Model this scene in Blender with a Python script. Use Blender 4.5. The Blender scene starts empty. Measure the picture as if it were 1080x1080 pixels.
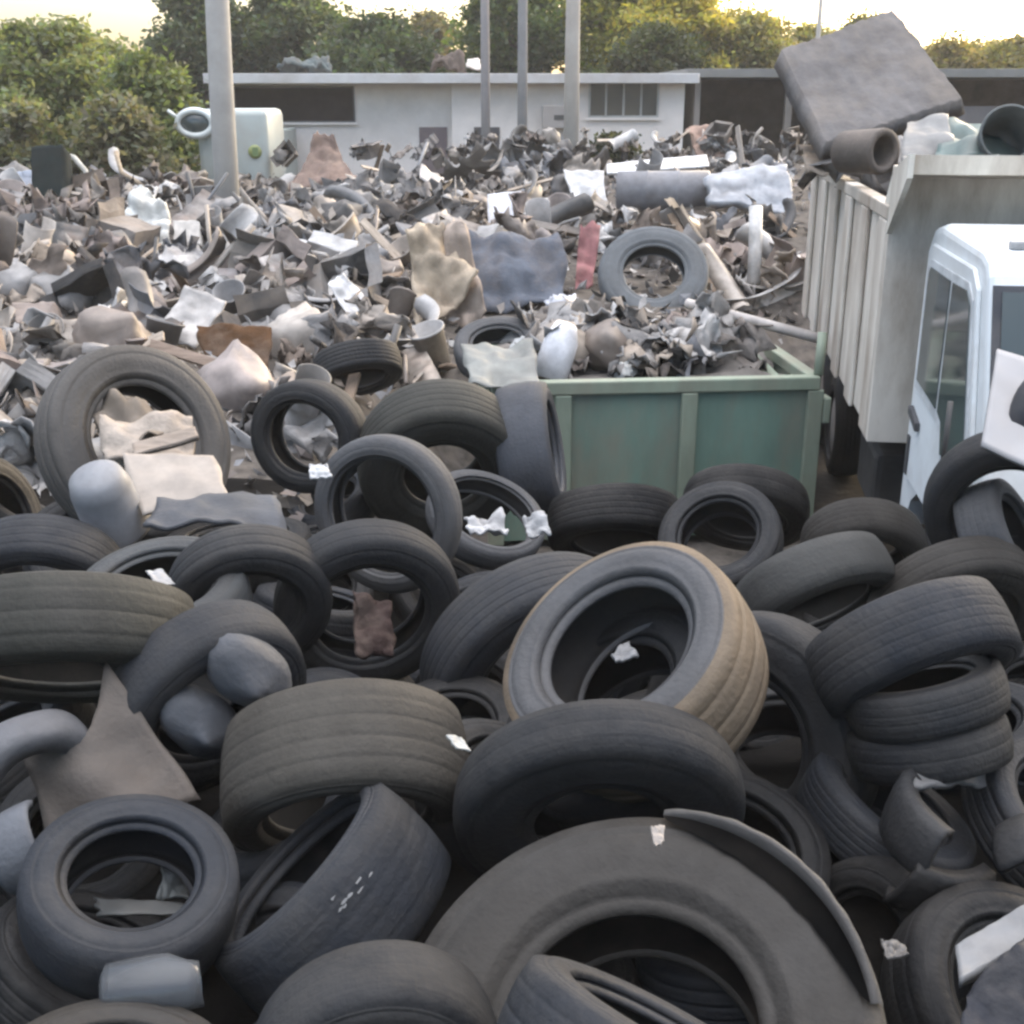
import bpy, bmesh, math, random
from mathutils import Vector, Matrix, noise
R_ = math.radians
rnd = random.Random(11)
scene = bpy.context.scene
COL = scene.collection

# ------------------------------------------------------------------ camera
FPX, HOR, H = 1250.0, 100.0, 3.3
PITCH = math.atan((540 - HOR) / FPX)
CP, SP = math.cos(PITCH), math.sin(PITCH)
CAM = Vector((0, 0, H))
FWD, UP, RT = Vector((0, CP, -SP)), Vector((0, SP, CP)), Vector((1, 0, 0))
cam = bpy.data.objects.new('camera', bpy.data.cameras.new('camera'))
COL.objects.link(cam)
cam.location = CAM
cam.rotation_euler = (math.pi / 2 - PITCH, 0, 0)
cam.data.sensor_width = 36
cam.data.lens = 36 * FPX / 1080
cam.data.clip_end = 2000
scene.camera = cam


def ray(px, py):
    return RT * ((px - 540) / FPX) + UP * ((540 - py) / FPX) + FWD


def at_depth(px, py, d):
    return CAM + ray(px, py) * d


def at_y(px, py, Y):
    r = ray(px, py)
    return CAM + r * (Y / r.y)


def at_z(px, py, z):
    r = ray(px, py)
    return CAM + r * ((z - H) / r.z)


def to_px(p):
    q = p - CAM
    d = q.dot(FWD)
    return 540 + FPX * q.x / d, 540 - FPX * q.dot(UP) / d, d


# ------------------------------------------------------------------ heap heights
def lerp_tab(tab, t):
    if t <= tab[0][0]:
        return tab[0][1]
    for (a, va), (b, vb) in zip(tab, tab[1:]):
        if t <= b:
            u = (t - a) / (b - a)
            u = u * u * (3 - 2 * u)
            return va + (vb - va) * u
    return tab[-1][1]


LEFT = [(0.3, .0), (1.4, .4), (2.3, .75), (3.6, .85), (4.8, .8), (6.0, .85), (8, 1.0), (11, 1.15), (15, 1.3), (20, 1.5), (25, 1.65), (28, 1.1), (30.5, 0)]
MID = [(0.3, .0), (1.4, .4), (2.3, .8), (3.6, .95), (4.8, .75), (6.2, .35), (7.6, .05), (10.4, .05), (11.2, .9), (15, 1.3), (20, 1.5), (25, 1.7), (28, 1.3), (30.5, 0)]
RIGHT = [(0.3, .0), (1.4, .4), (2.3, .7), (3.6, .9), (4.8, .75), (6.0, .2), (7, 0), (13.5, 0), (16, .9), (20, 1.7), (25, 2.1), (28, 1.2), (30.5, 0)]


def heap(x, y):
    l, m, r = lerp_tab(LEFT, y), lerp_tab(MID, y), lerp_tab(RIGHT, y)
    u = min(1, max(0, (x + 1.3) / .9)); u = u * u * (3 - 2 * u)
    v = min(1, max(0, (x - 2.25) / .35)); v = v * v * (3 - 2 * v)
    h = l + (m - l) * u
    h = h + (r - h) * v
    xr = 4.0 + max(0, y - 8) * .4
    xl = -5 - max(0, y - 4) * .5
    h *= min(1, max(0, (xr - x) / 1.5)) * min(1, max(0, (x - xl) / 2))
    if h > .02:
        h += min(1, h) * (.12 * noise.noise(Vector((x * .8, y * .8, 3))) + .22 * noise.noise(Vector((x * .27, y * .27, 9))) * (1 if y > 9 else .3))
    return h


def hit(px, py):
    r = ray(px, py)
    t = 1.0
    while t < 60:
        p = CAM + r * t
        if p.z <= max(0, heap(p.x, p.y)):
            return p
        t += .04 + t * .004
    return CAM + r * 25


# ------------------------------------------------------------------ materials
def nodes(name):
    m = bpy.data.materials.new(name)
    m.use_nodes = True
    nt = m.node_tree
    return m, nt, nt.nodes['Principled BSDF']


def surface(name, rough=.7, dirt=(.16, .14, .12), amount=.35, scale=6, bump=.2, bscale=40, metal=0, spec=.5, use_attr=None, coat=0, vary=.35, stretch=(1, 1, 1)):
    """object colour, broken up by noise, with patches of dirt"""
    m, nt, b = nodes(name)
    N, L = nt.nodes, nt.links
    tc = N.new('ShaderNodeTexCoord')
    mp = N.new('ShaderNodeMapping'); mp.inputs['Scale'].default_value = stretch
    L.new(tc.outputs['Object'], mp.inputs[0])
    if use_attr:
        src = N.new('ShaderNodeVertexColor'); src.layer_name = use_attr
        col = src.outputs['Color']
    else:
        src = N.new('ShaderNodeObjectInfo')
        col = src.outputs['Color']
    oi = N.new('ShaderNodeObjectInfo')
    rw = N.new('ShaderNodeMath'); rw.operation = 'MULTIPLY'; rw.inputs[1].default_value = 60
    L.new(oi.outputs['Random'], rw.inputs[0])
    n1 = N.new('ShaderNodeTexNoise'); n1.noise_dimensions = '4D'; L.new(rw.outputs[0], n1.inputs['W']); n1.inputs['Scale'].default_value = scale; n1.inputs['Detail'].default_value = 7; n1.inputs['Roughness'].default_value = .65
    L.new(mp.outputs[0], n1.inputs['Vector'])
    r1 = N.new('ShaderNodeMapRange'); r1.inputs['From Min'].default_value = .3; r1.inputs['From Max'].default_value = .7
    r1.inputs['To Min'].default_value = 1 - vary; r1.inputs['To Max'].default_value = 1 + vary
    L.new(n1.outputs['Fac'], r1.inputs[0])
    mul = N.new('ShaderNodeVectorMath'); mul.operation = 'SCALE'
    L.new(col, mul.inputs[0]); L.new(r1.outputs[0], mul.inputs['Scale'])
    n2 = N.new('ShaderNodeTexNoise'); n2.noise_dimensions = '4D'; L.new(rw.outputs[0], n2.inputs['W']); n2.inputs['Scale'].default_value = scale * .45; n2.inputs['Detail'].default_value = 9; n2.inputs['Roughness'].default_value = .7
    L.new(mp.outputs[0], n2.inputs['Vector'])
    r2 = N.new('ShaderNodeMapRange'); r2.inputs['From Min'].default_value = .45; r2.inputs['From Max'].default_value = .68
    r2.inputs['To Max'].default_value = amount
    L.new(n2.outputs['Fac'], r2.inputs[0])
    mix = N.new('ShaderNodeMix'); mix.data_type = 'RGBA'
    mix.inputs['B'].default_value = (*dirt, 1)
    L.new(r2.outputs[0], mix.inputs['Factor']); L.new(mul.outputs[0], mix.inputs['A'])
    L.new(mix.outputs['Result'], b.inputs['Base Color'])
    b.inputs['Roughness'].default_value = rough
    b.inputs['Metallic'].default_value = metal
    b.inputs['Specular IOR Level'].default_value = spec
    n3 = N.new('ShaderNodeTexNoise'); n3.inputs['Scale'].default_value = bscale; n3.inputs['Detail'].default_value = 6
    L.new(mp.outputs[0], n3.inputs['Vector'])
    bp = N.new('ShaderNodeBump'); bp.inputs['Strength'].default_value = bump; bp.inputs['Distance'].default_value = .02
    L.new(n3.outputs['Fac'], bp.inputs['Height']); L.new(bp.outputs[0], b.inputs['Normal'])
    return m


M = {}
M['sidewall'] = surface('sidewall_rubber', .62, (.052, .049, .046), .55, 4.2, .25, 50, spec=.2, vary=.25)
M['liner'] = surface('liner_rubber', .8, (.06, .05, .04), .5, 5, .1, 40, spec=.2)
M['plastic'] = surface('plastic', .55, (.13, .11, .09), .35, 5, .08, 20)
M['paint'] = surface('paint', .45, (.28, .23, .18), .45, 2.5, .03, 15, vary=.06)
M['bedpaint'] = surface('bed_paint', .65, (.19, .13, .085), .85, 3.2, .08, 15, vary=.1, stretch=(1, 1, .3))
M['greenpaint'] = surface('green_paint', .6, (.2, .16, .12), .75, 3, .1, 18, vary=.22, stretch=(1, 1, .35))
M['cloth'] = surface('cloth', .95, (.2, .16, .13), .45, 4, .4, 45, spec=.1)
M['wood'] = surface('wood', .85, (.18, .13, .09), .5, 5, .3, 30, spec=.2, stretch=(1, 6, 6))
M['card'] = surface('cardboard', .9, (.2, .16, .12), .4, 4, .1, 20, spec=.1)
M['metal'] = surface('old_metal', .5, (.18, .11, .07), .5, 5, .1, 25, metal=.4)
M['concrete'] = surface('concrete', .9, (.25, .23, .2), .4, 2, .2, 25, spec=.2, vary=.15)
M['mat'] = surface('mat', .95, (.2, .17, .14), .6, 3, .5, 30, spec=.1, vary=.4)
M['plaster'] = surface('plaster', .9, (.42, .37, .32), .45, .8, .08, 12, spec=.2, vary=.06)
M['bark'] = surface('bark', .95, (.1, .08, .06), .5, 4, .5, 20, spec=.1)
M['soil'] = surface('soil', 1, (.04, .035, .03), .6, 3, .8, 12, spec=.1, vary=.5)
M['muck_and_shade'] = surface('muck_and_shade', 1, (.018, .016, .014), .6, 3, .8, 12, spec=.05, vary=.5)
M['packed'] = surface('packed_rubbish', .95, (.14, .12, .1), .8, 5, 1, 9, spec=.1, vary=.7)
M['litter'] = surface('litter', .8, (.16, .14, .12), .4, 5, .2, 25, use_attr='col', vary=.3)
M['dark'] = surface('dark_interior', .9, (.03, .025, .02), .4, 3, .1, 12, spec=.1)


def tread_mat():
    m = surface('tread_rubber', .7, (.056, .052, .047), .55, 4, .25, 55, spec=.16, vary=.28)
    nt = m.node_tree; N, L = nt.nodes, nt.links
    b = N['Principled BSDF']
    uv = N.new('ShaderNodeUVMap')
    br = N.new('ShaderNodeTexBrick')
    br.inputs['Scale'].default_value = 1
    br.inputs['Brick Width'].default_value = .045; br.inputs['Row Height'].default_value = .036
    br.inputs['Mortar Size'].default_value = .0035; br.inputs['Mortar Smooth'].default_value = .5
    br.inputs['Color1'].default_value = (1, 1, 1, 1); br.inputs['Color2'].default_value = (.9, .9, .9, 1); br.inputs['Mortar'].default_value = (0, 0, 0, 1)
    L.new(uv.outputs[0], br.inputs['Vector'])
    bp = N.new('ShaderNodeBump'); bp.inputs['Strength'].default_value = .16; bp.inputs['Distance'].default_value = .006
    L.new(br.outputs['Color'], bp.inputs['Height'])
    old = b.inputs['Normal'].links[0].from_node
    L.new(old.outputs[0], bp.inputs['Normal']); L.new(bp.outputs[0], b.inputs['Normal'])
    return m


M['tread'] = tread_mat()


def glass_mat(name, col, rough=.08):
    m, nt, b = nodes(name)
    b.inputs['Base Color'].default_value = (*col, 1)
    b.inputs['Roughness'].default_value = rough
    b.inputs['Specular IOR Level'].default_value = .7
    return m


M['glass'] = glass_mat('dark_glass', (.05, .065, .065))
M['houseglass'] = glass_mat('house_glass', (.06, .065, .06), .15)


def film_mat():
    m, nt, b = nodes('clear_plastic')
    b.inputs['Base Color'].default_value = (.36, .38, .4, 1)
    b.inputs['Roughness'].default_value = .12
    b.inputs['Transmission Weight'].default_value = .88
    b.inputs['IOR'].default_value = 1.3
    return m


M['film'] = film_mat()


def leaf_mat():
    m, nt, b = nodes('leaves')
    N, L = nt.nodes, nt.links
    oi = N.new('ShaderNodeObjectInfo')
    vc = N.new('ShaderNodeVertexColor'); vc.layer_name = 'col'
    mul = N.new('ShaderNodeVectorMath'); mul.operation = 'MULTIPLY'
    L.new(oi.outputs['Color'], mul.inputs[0]); L.new(vc.outputs['Color'], mul.inputs[1])
    L.new(mul.outputs[0], b.inputs['Base Color'])
    b.inputs['Roughness'].default_value = .6
    tr = N.new('ShaderNodeBsdfTranslucent')
    sc = N.new('ShaderNodeVectorMath'); sc.operation = 'MULTIPLY'; sc.inputs[1].default_value = (1.5, 1.5, .7)
    L.new(mul.outputs[0], sc.inputs[0]); L.new(sc.outputs[0], tr.inputs[0])
    mx = N.new('ShaderNodeMixShader'); mx.inputs[0].default_value = .5
    L.new(b.outputs[0], mx.inputs[1]); L.new(tr.outputs[0], mx.inputs[2])
    L.new(mx.outputs[0], N['Material Output'].inputs[0])
    return m


M['leaf'] = leaf_mat()

# ------------------------------------------------------------------ object helpers
THINGS = []


def link(name, me, mat, parent=None, color=None, smooth=True):
    o = bpy.data.objects.new(name, me)
    COL.objects.link(o)
    if mat and not me.materials:
        me.materials.append(M[mat] if isinstance(mat, str) else mat)
    if smooth:
        me.shade_smooth()
    if color:
        o.color = (*color, 1)
    if parent:
        o.parent = parent
    return o


def from_bm(name, bm, mat, parent=None, color=None, smooth=False):
    me = bpy.data.meshes.new(name)
    bmesh.ops.recalc_face_normals(bm, faces=bm.faces)
    bm.to_mesh(me); bm.free()
    return link(name, me, mat, parent, color, smooth)


def from_data(name, v, f, mat, parent=None, color=None, smooth=True):
    me = bpy.data.meshes.new(name)
    me.from_pydata(v, [], f)
    me.update()
    return link(name, me, mat, parent, color, smooth)


def tag(o, label, cat, group=None):
    o['label'] = label; o['category'] = cat
    if group:
        o['group'] = group
    THINGS.append(o)
    return o


def empty(name, loc=(0, 0, 0), mat=None):
    o = bpy.data.objects.new(name, None)
    COL.objects.link(o)
    o.empty_display_size = .1
    if mat is not None:
        o.matrix_world = Matrix.Translation(loc) @ mat.to_4x4()
    else:
        o.location = loc
    return o


def struct(o):
    o['kind'] = 'structure'
    return o


def box(bm, x0, x1, y0, y1, z0, z1, bev=0):
    r = bmesh.ops.create_cube(bm, size=1)
    vs = r['verts']
    for v in vs:
        v.co = Vector(((x0 + x1) / 2 + v.co.x * (x1 - x0), (y0 + y1) / 2 + v.co.y * (y1 - y0), (z0 + z1) / 2 + v.co.z * (z1 - z0)))
    if bev:
        es = list({e for v in vs for e in v.link_edges})
        bmesh.ops.bevel(bm, geom=es, offset=bev, segments=2, affect='EDGES', profile=.5)


def B(name, dims, mat, parent=None, color=None, bev=0):
    bm = bmesh.new(); box(bm, *dims, bev)
    return from_bm(name, bm, mat, parent, color)


def tube_data(pts, rads, seg=12, caps=True):
    pts = [Vector(p) for p in pts]
    v, f = [], []
    up = Vector((.13, .21, .97))
    for i, p in enumerate(pts):
        t = (pts[min(i + 1, len(pts) - 1)] - pts[max(i - 1, 0)]).normalized()
        a = t.cross(up)
        if a.length < .1:
            a = t.cross(Vector((1, 0, 0)))
        a.normalize(); b = t.cross(a)
        r = rads[i] if hasattr(rads, '__len__') else rads
        for k in range(seg):
            w = 2 * math.pi * k / seg
            v.append(p + a * (math.cos(w) * r) + b * (math.sin(w) * r))
    for i in range(len(pts) - 1):
        for k in range(seg):
            k2 = (k + 1) % seg
            f.append((i * seg + k, i * seg + k2, (i + 1) * seg + k2, (i + 1) * seg + k))
    if caps:
        f.append(tuple(range(seg - 1, -1, -1)))
        f.append(tuple((len(pts) - 1) * seg + k for k in range(seg)))
    return v, f


def lathe_data(prof, seg=24, arc=2 * math.pi, close=True):
    v, f = [], []
    n = len(prof)
    full = abs(arc - 2 * math.pi) < 1e-6
    cnt = seg if full else seg + 1
    for k in range(cnt):
        w = arc * k / seg
        for r, z in prof:
            v.append(Vector((r * math.cos(w), r * math.sin(w), z)))
    for k in range(seg):
        k2 = (k + 1) % cnt
        for i in range(n - 1):
            f.append((k * n + i, k2 * n + i, k2 * n + i + 1, k * n + i + 1))
    return v, f


# ------------------------------------------------------------------ tyres
def tyre_profiles(R, W, r, groove=.008, n=4):
    hw = W / 2
    tread = []
    gw = W * (.02 if n > 3 else .024)
    zs = [-.97 * hw, -.9 * hw]
    gpos = [hw * (-.58 + 1.16 * i / (n - 1)) for i in range(n)]

    def crown(z):
        t = abs(z) / hw
        return R - .05 * R * t ** 2.6 - (.03 if t > .93 else 0) * R

    tread.append((crown(-.97 * hw) - .01, -.99 * hw))
    tread.append((crown(-.9 * hw), -.93 * hw))
    for g in gpos:
        tread += [(crown(g - gw), g - gw), (crown(g) - groove, g - gw * .7), (crown(g) - groove, g + gw * .7), (crown(g + gw), g + gw)]
        if g is not gpos[-1]:
            st = 1.16 * hw / (n - 1)
            for q_ in (.3, .5, .7):
                tread.append((crown(g + st * q_), g + st * q_))
    tread.append((crown(.9 * hw), .93 * hw))
    tread.append((crown(.97 * hw) - .01, .99 * hw))
    s0 = crown(.97 * hw) - .01
    sh = s0 - r
    side = [(s0, .99 * hw), (s0 - .05 * sh, 1.03 * hw), (s0 - .09 * sh, 1.0 * hw), (s0 - .13 * sh, 1.035 * hw), (s0 - .3 * sh, 1.075 * hw), (s0 - .5 * sh, 1.06 * hw),
            (s0 - .62 * sh, 1.02 * hw), (s0 - .65 * sh, 1.035 * hw), (s0 - .69 * sh, 1.0 * hw), (s0 - .82 * sh, .9 * hw), (r + .035, .84 * hw), (r + .028, .86 * hw), (r + .012, .82 * hw), (r, .76 * hw), (r, .68 * hw), (r + .012, .63 * hw)]
    liner = [(r + .012, -.63 * hw), (r + .3 * sh, -.86 * hw), (r + .6 * sh, -.95 * hw), (s0 - .03, -.85 * hw), (R - .035, -.5 * hw), (R - .03, 0), (R - .035, .5 * hw), (s0 - .03, .85 * hw), (r + .6 * sh, .95 * hw), (r + .3 * sh, .86 * hw), (r + .012, .63 * hw)]
    return tread, side, liner


def deform(v, R, W, seed, squash, cave):
    rr = random.Random(seed)
    a1, a2, a3 = rr.random() * 6.28, rr.random() * 6.28, rr.random() * 6.28
    s = squash
    wz = cave
    out = []
    for p in v:
        rho = math.hypot(p.x, p.y); th = math.atan2(p.y, p.x)
        k = 1 + s * math.cos(2 * (th - a1)) + .35 * s * math.cos(3 * (th - a2))
        z = p.z * (1 - wz * .35 * (1 + math.cos(th - a3)) * (1.15 - rho / R)) + .09 * R * s * 6 * math.sin(2 * th + a2) * (rho / R) * .35
        out.append(Vector((p.x * k, p.y * k, z)))
    return out


def tyre_meshes(R, W, r, seed, squash=.02, cave=.15, seg=72, groove=.008):
    rg = random.Random(seed * 7 + 1)
    tr, sd, ln = tyre_profiles(R, W, r, groove * rg.choice([.05, .12, .2, .35, .6]), rg.choice([3, 3, 4, 4, 5]))
    res = []
    v, f = lathe_data(tr, seg)
    me = bpy.data.meshes.new('tread')
    me.from_pydata(deform(v, R, W, seed, squash, cave), [], f)
    uvl = me.uv_layers.new(name='uv')
    n = len(tr)
    circ = 2 * math.pi * R / seg
    for poly in me.polygons:
        ks = [vi // n for vi in (me.loops[li].vertex_index for li in poly.loop_indices)]
        wrap = max(ks) - min(ks) > 1
        for li in poly.loop_indices:
            vi = me.loops[li].vertex_index
            k = vi // n
            if wrap and k == 0:
                k = seg
            uvl.data[li].uv = (k * circ, v[vi].z)
    me.shade_smooth(); me.materials.append(M['tread'])
    res.append(('tread', me))
    for sgn in (1, -1):
        v, f = lathe_data([(a, sgn * b) for a, b in sd], seg)
        if sgn < 0:
            f = [tuple(reversed(q)) for q in f]
        me = bpy.data.meshes.new('sidewall')
        me.from_pydata(deform(v, R, W, seed, squash, cave), [], [tuple(reversed(q)) for q in f])
        me.shade_smooth(); me.materials.append(M['sidewall'])
        res.append(('sidewall', me))
    v, f = lathe_data(ln, seg)
    me = bpy.data.meshes.new('inner_liner')
    me.from_pydata(deform(v, R, W, seed, squash, cave), [], [tuple(q) for q in f])
    me.shade_smooth(); me.materials.append(M['liner'])
    res.append(('inner_liner', me))
    return res


def frame_from_axis(n, spin=0):
    n = n.normalized()
    a = Vector((0, 0, 1)).cross(n)
    if a.length < .05:
        a = Vector((1, 0, 0))
    a.normalize(); b = n.cross(a)
    m = Matrix((a, b, n)).transposed()
    return m @ Matrix.Rotation(spin, 3, 'Z')


BLUE, GREY, BROWN, BLACK, OLIVE = (.0165, .0185, .0225), (.0168, .0174, .0188), (.0235, .0212, .0185), (.007, .007, .0075), (.028, .0275, .0235)
PALE = (.062, .062, .064)
tyre_seed = [0]
TG = 'old tyres dumped in heaps'


def put_tyre(label, loc, n, R, W, r, color, squash=.02, cave=.15, seg=72, spin=None, groove=.008):
    tyre_seed[0] += 1
    s = tyre_seed[0]
    t = empty('tyre', loc, frame_from_axis(n, rnd.random() * 6.28 if spin is None else spin))
    for nm, me in tyre_meshes(R, W, r, s, squash, cave, seg, groove):
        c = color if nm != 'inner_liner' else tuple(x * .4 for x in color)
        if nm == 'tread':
            c = tuple(x * 1.08 for x in color)
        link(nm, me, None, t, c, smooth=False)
    tag(t, label, 'tyre', TG)
    return t


def tyre(label, fx, fy, A, ratio, phi, R, W=None, hole=.58, color=GREY, squash=.02, cave=.15, groove=.008):
    """fx, fy, A: where the facing sidewall is seen and how large; ratio and phi give the axis"""
    W = W or R * .62
    d = FPX * R / A
    p = at_depth(fx, fy, d)
    v = (CAM - p).normalized()
    e1 = (RT - v * RT.dot(v)).normalized()
    e2 = v.cross(e1)
    if e2.dot(UP) < 0:
        e2 = -e2
    st = math.sqrt(max(0, 1 - ratio * ratio))
    n = (e1 * math.cos(R_(phi)) + e2 * math.sin(R_(phi))) * st + v * ratio
    c = p - n * (W / 2)
    return put_tyre(label, c, n, R, W, R * hole, color, squash, cave, groove=groove)


# nearest rows of the heap
TY = [
    ('huge brown truck tyre lying open in front, its hole filled with shadow', 665, 1072, 262, .9, 100, .56, .30, .50, BROWN, .02),
    ('grey tyre cut off by the lower edge, ribbed band uppermost, in the huge tyre', 702, 1078, 160, .14, 63, .30, .20, .6, BLUE, .01),
    ('smooth round-backed tyre cut off by the lower edge beside the huge tyre', 398, 1165, 140, .70, -84, .29, .20, .58, GREY, .02),
    ('tyre with a reddish inner rim lying by the clear plastic jar at the lower edge', 115, 1158, 150, .75, 95, .31, .2, .64, BROWN, .01),
    ('dark round-shouldered tyre standing right behind the huge truck tyre', 632, 878, 156, .5, -88, .43, .18, .44, GREY, .03),
    ('clean ringed dark tyre lying open with a scrap inside, below the flared rubber sheet', 140, 918, 112, .8, 92, .28, .2, .57, BLUE, .02),
    ('tyre on its edge with white scuffs, open towards the ringed tyre', 310, 912, 128, .22, 137, .34, .31, .7, BLUE, .02),
    ('wide brown grooved tyre lying across the top of the scuffed tyre', 368, 872, 130, .34, -86, .38, .34, .62, (.042, .038, .032), .03),
    ('big pale-faced tyre with brown mud on its tread, highest in the middle', 645, 674, 143, .66, 127, .42, .3, .58, PALE, .02),
    ('grey tyre standing behind the left shoulder of the big pale-faced tyre', 585, 722, 132, .6, -58, .5, .26, .6, BLUE, .03),
    ('tyre squeezed underneath the big pale-faced tyre, only its side showing', 632, 735, 132, .6, 132, .41, .24, .6, GREY, .02),
    ('large dark tyre standing open to the left beside the mud-stained tyre', 785, 782, 132, .88, 200, .44, .24, .47, GREY, .03),
    ('topmost of the three stacked tyres, arched open at its right end', 980, 722, 108, .22, -68, .335, .24, .6, BLUE, .05),
    ('middle tyre of the three stacked one on another', 970, 712, 84, .22, 101, .258, .15, .6, GREY, .02),
    ('lowest tyre of the three stacked one on another', 974, 760, 82, .22, 99, .253, .15, .6, GREY, .02),
    ('smooth round tyre lying tread-up just behind the stack of three', 870, 645, 84, .3, -66, .35, .22, .6, (.038, .038, .036), .03),
    ('brownish tyre with a ridged side arching up behind the stack of three', 1015, 660, 90, .6, -70, .37, .2, .55, BROWN, .03),
    ('dark open tyre standing right below the truck cab door', 1062, 545, 84, .85, -80, .35, .2, .62, GREY, .02),
    ('brown tyre arching up in the shadow under the dump bed', 912, 598, 66, .6, -84, .33, .22, .6, BROWN, .02),
    ('pale ringed tyre lying open at the foot of the green skip', 757, 560, 66, .85, 105, .32, .2, .6, GREY, .02),
    ('black tyre leaning against the right end of the green skip', 785, 552, 66, .5, -95, .40, .22, .6, BLACK, .02),
    ('flattened dark tyre lying against the middle of the green skip', 650, 578, 76, .32, -90, .40, .24, .6, BLACK, .06),
    ('grey tyre on end, tread outward, against the left of the green skip', 586, 470, 70, .12, 8, .39, .30, .6, (.052, .055, .062), .01),
    ('big olive-grey truck tyre with its hole towards us, left of the green skip', 468, 508, 92, .72, -84, .5, .34, .46, OLIVE, .02),
    ('dark-holed tyre standing between the rubbish-filled tyre and the olive truck tyre', 318, 464, 62, .88, 205, .34, .22, .62, GREY, .02),
    ('thin pale arched tyre standing before the olive-grey truck tyre', 402, 545, 84, .88, 205, .35, .15, .72, PALE, .03),
    ('slim ring-like tyre with white rags on it, lying open before the olive truck tyre', 517, 538, 64, .66, 62, .32, .14, .76, PALE, .03),
    ('large pale truck tyre with rubbish and a cream panel in its hole', 156, 462, 106, .86, 30, .52, .26, .56, (.07, .065, .06), .02),
    ('tyre with a narrow slit of a hole and a white scrap inside', 165, 612, 94, .52, 106, .34, .2, .62, (.046, .048, .049), .02),
    ('smooth grey tyre below the grey bucket at the left edge', 42, 632, 82, .6, -100, .33, .22, .6, BLUE, .02),
    ('tyre with a pale worn tread over a dark side, right of the slit-holed tyre', 266, 648, 86, .78, -80, .32, .2, .55, GREY, .02),
    ('open dark tyre with a ribbed edge and a reddish scrap inside', 390, 652, 98, .82, -78, .38, .2, .6, GREY, .02),
    ('bluish tyre leaning over the two plump grey sacks', 232, 755, 108, .62, -56, .34, .2, .58, BLUE, .03),
    ('wide tyre with long pale grooves lying level at the left edge', 72, 718, 132, .22, -89, .42, .27, .6, OLIVE, .03),
    ('black tyre half hidden at lower right, open to the left', 905, 1005, 98, .75, 185, .28, .19, .58, BLACK, .03),
    ('black tyre below the large standing tyre, deep in the heap at right', 860, 905, 110, .45, 60, .36, .22, .6, BLACK, .04),
    ('tyre at the right edge lying beside the stack of three', 1100, 735, 70, .5, 120, .3, .2, .6, GREY, .03),
    ('dark tyre at the right edge below the stack of three', 1085, 850, 90, .5, 60, .31, .2, .6, BLACK, .04),
    ('tyre in the shadow at the left edge below the pale hose-like offcut', -20, 880, 100, .6, 40, .31, .2, .6, GREY, .03),
    ('brown tyre cut off by the corner at lower left', -75, 1075, 100, .4, 20, .3, .2, .6, BROWN, .02),
    ('dark tyre lying at the left edge behind the grey bucket', 5, 545, 70, .6, 20, .36, .22, .58, BLACK, .03),
    ('black tyre in the gap before the dark-holed tyre', 250, 562, 75, .3, 95, .36, .22, .6, BLACK, .05),
    ('grey tyre chunk standing inside the tyre below the cab door', 1078, 560, 60, .3, 20, .25, .2, .6, PALE, .04),
    ('dark tyre lying under the brown tyre by the dump bed', 880, 640, 70, .5, 90, .33, .2, .6, BLACK, .02),
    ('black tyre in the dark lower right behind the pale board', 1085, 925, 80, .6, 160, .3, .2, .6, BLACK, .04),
]
def scuff(t, px, py, R, n, spread):
    """pale scraped marks lying on the tread, as a part of the tyre"""
    bpy.context.view_layer.update()
    inv = t.matrix_world.inverted()
    o0 = inv @ CAM; d0 = (inv @ at_depth(px, py, 1)) - o0
    A_, B_, C_ = d0.x ** 2 + d0.y ** 2, 2 * (o0.x * d0.x + o0.y * d0.y), o0.x ** 2 + o0.y ** 2 - R * R
    disc = B_ * B_ - 4 * A_ * C_
    if disc < 0:
        return
    k = (-B_ - math.sqrt(disc)) / 2 / A_
    h = o0 + d0 * k
    th, z = math.atan2(h.y, h.x), h.z
    v, f = [], []
    for i in range(n):
        a, b = th + rnd.gauss(0, spread) / R, z + rnd.gauss(0, spread * .5)
        q = len(v); m = 7
        for j in range(m):
            w = 6.283 * j / m
            ra = rnd.uniform(.3, 1) * spread * .35
            aa, bb = a + math.cos(w) * ra * 1.5 / R, b + math.sin(w) * ra * .6
            rr = R + .004 - .05 * R * min(1, abs(bb) / .15) ** 2.6
            v.append(Vector((rr * math.cos(aa), rr * math.sin(aa), bb)))
        f.append(tuple(range(q, q + m)))
    from_data('scuff_mark', v, f, 'concrete', t, (.17, .175, .18), smooth=False)


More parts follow.
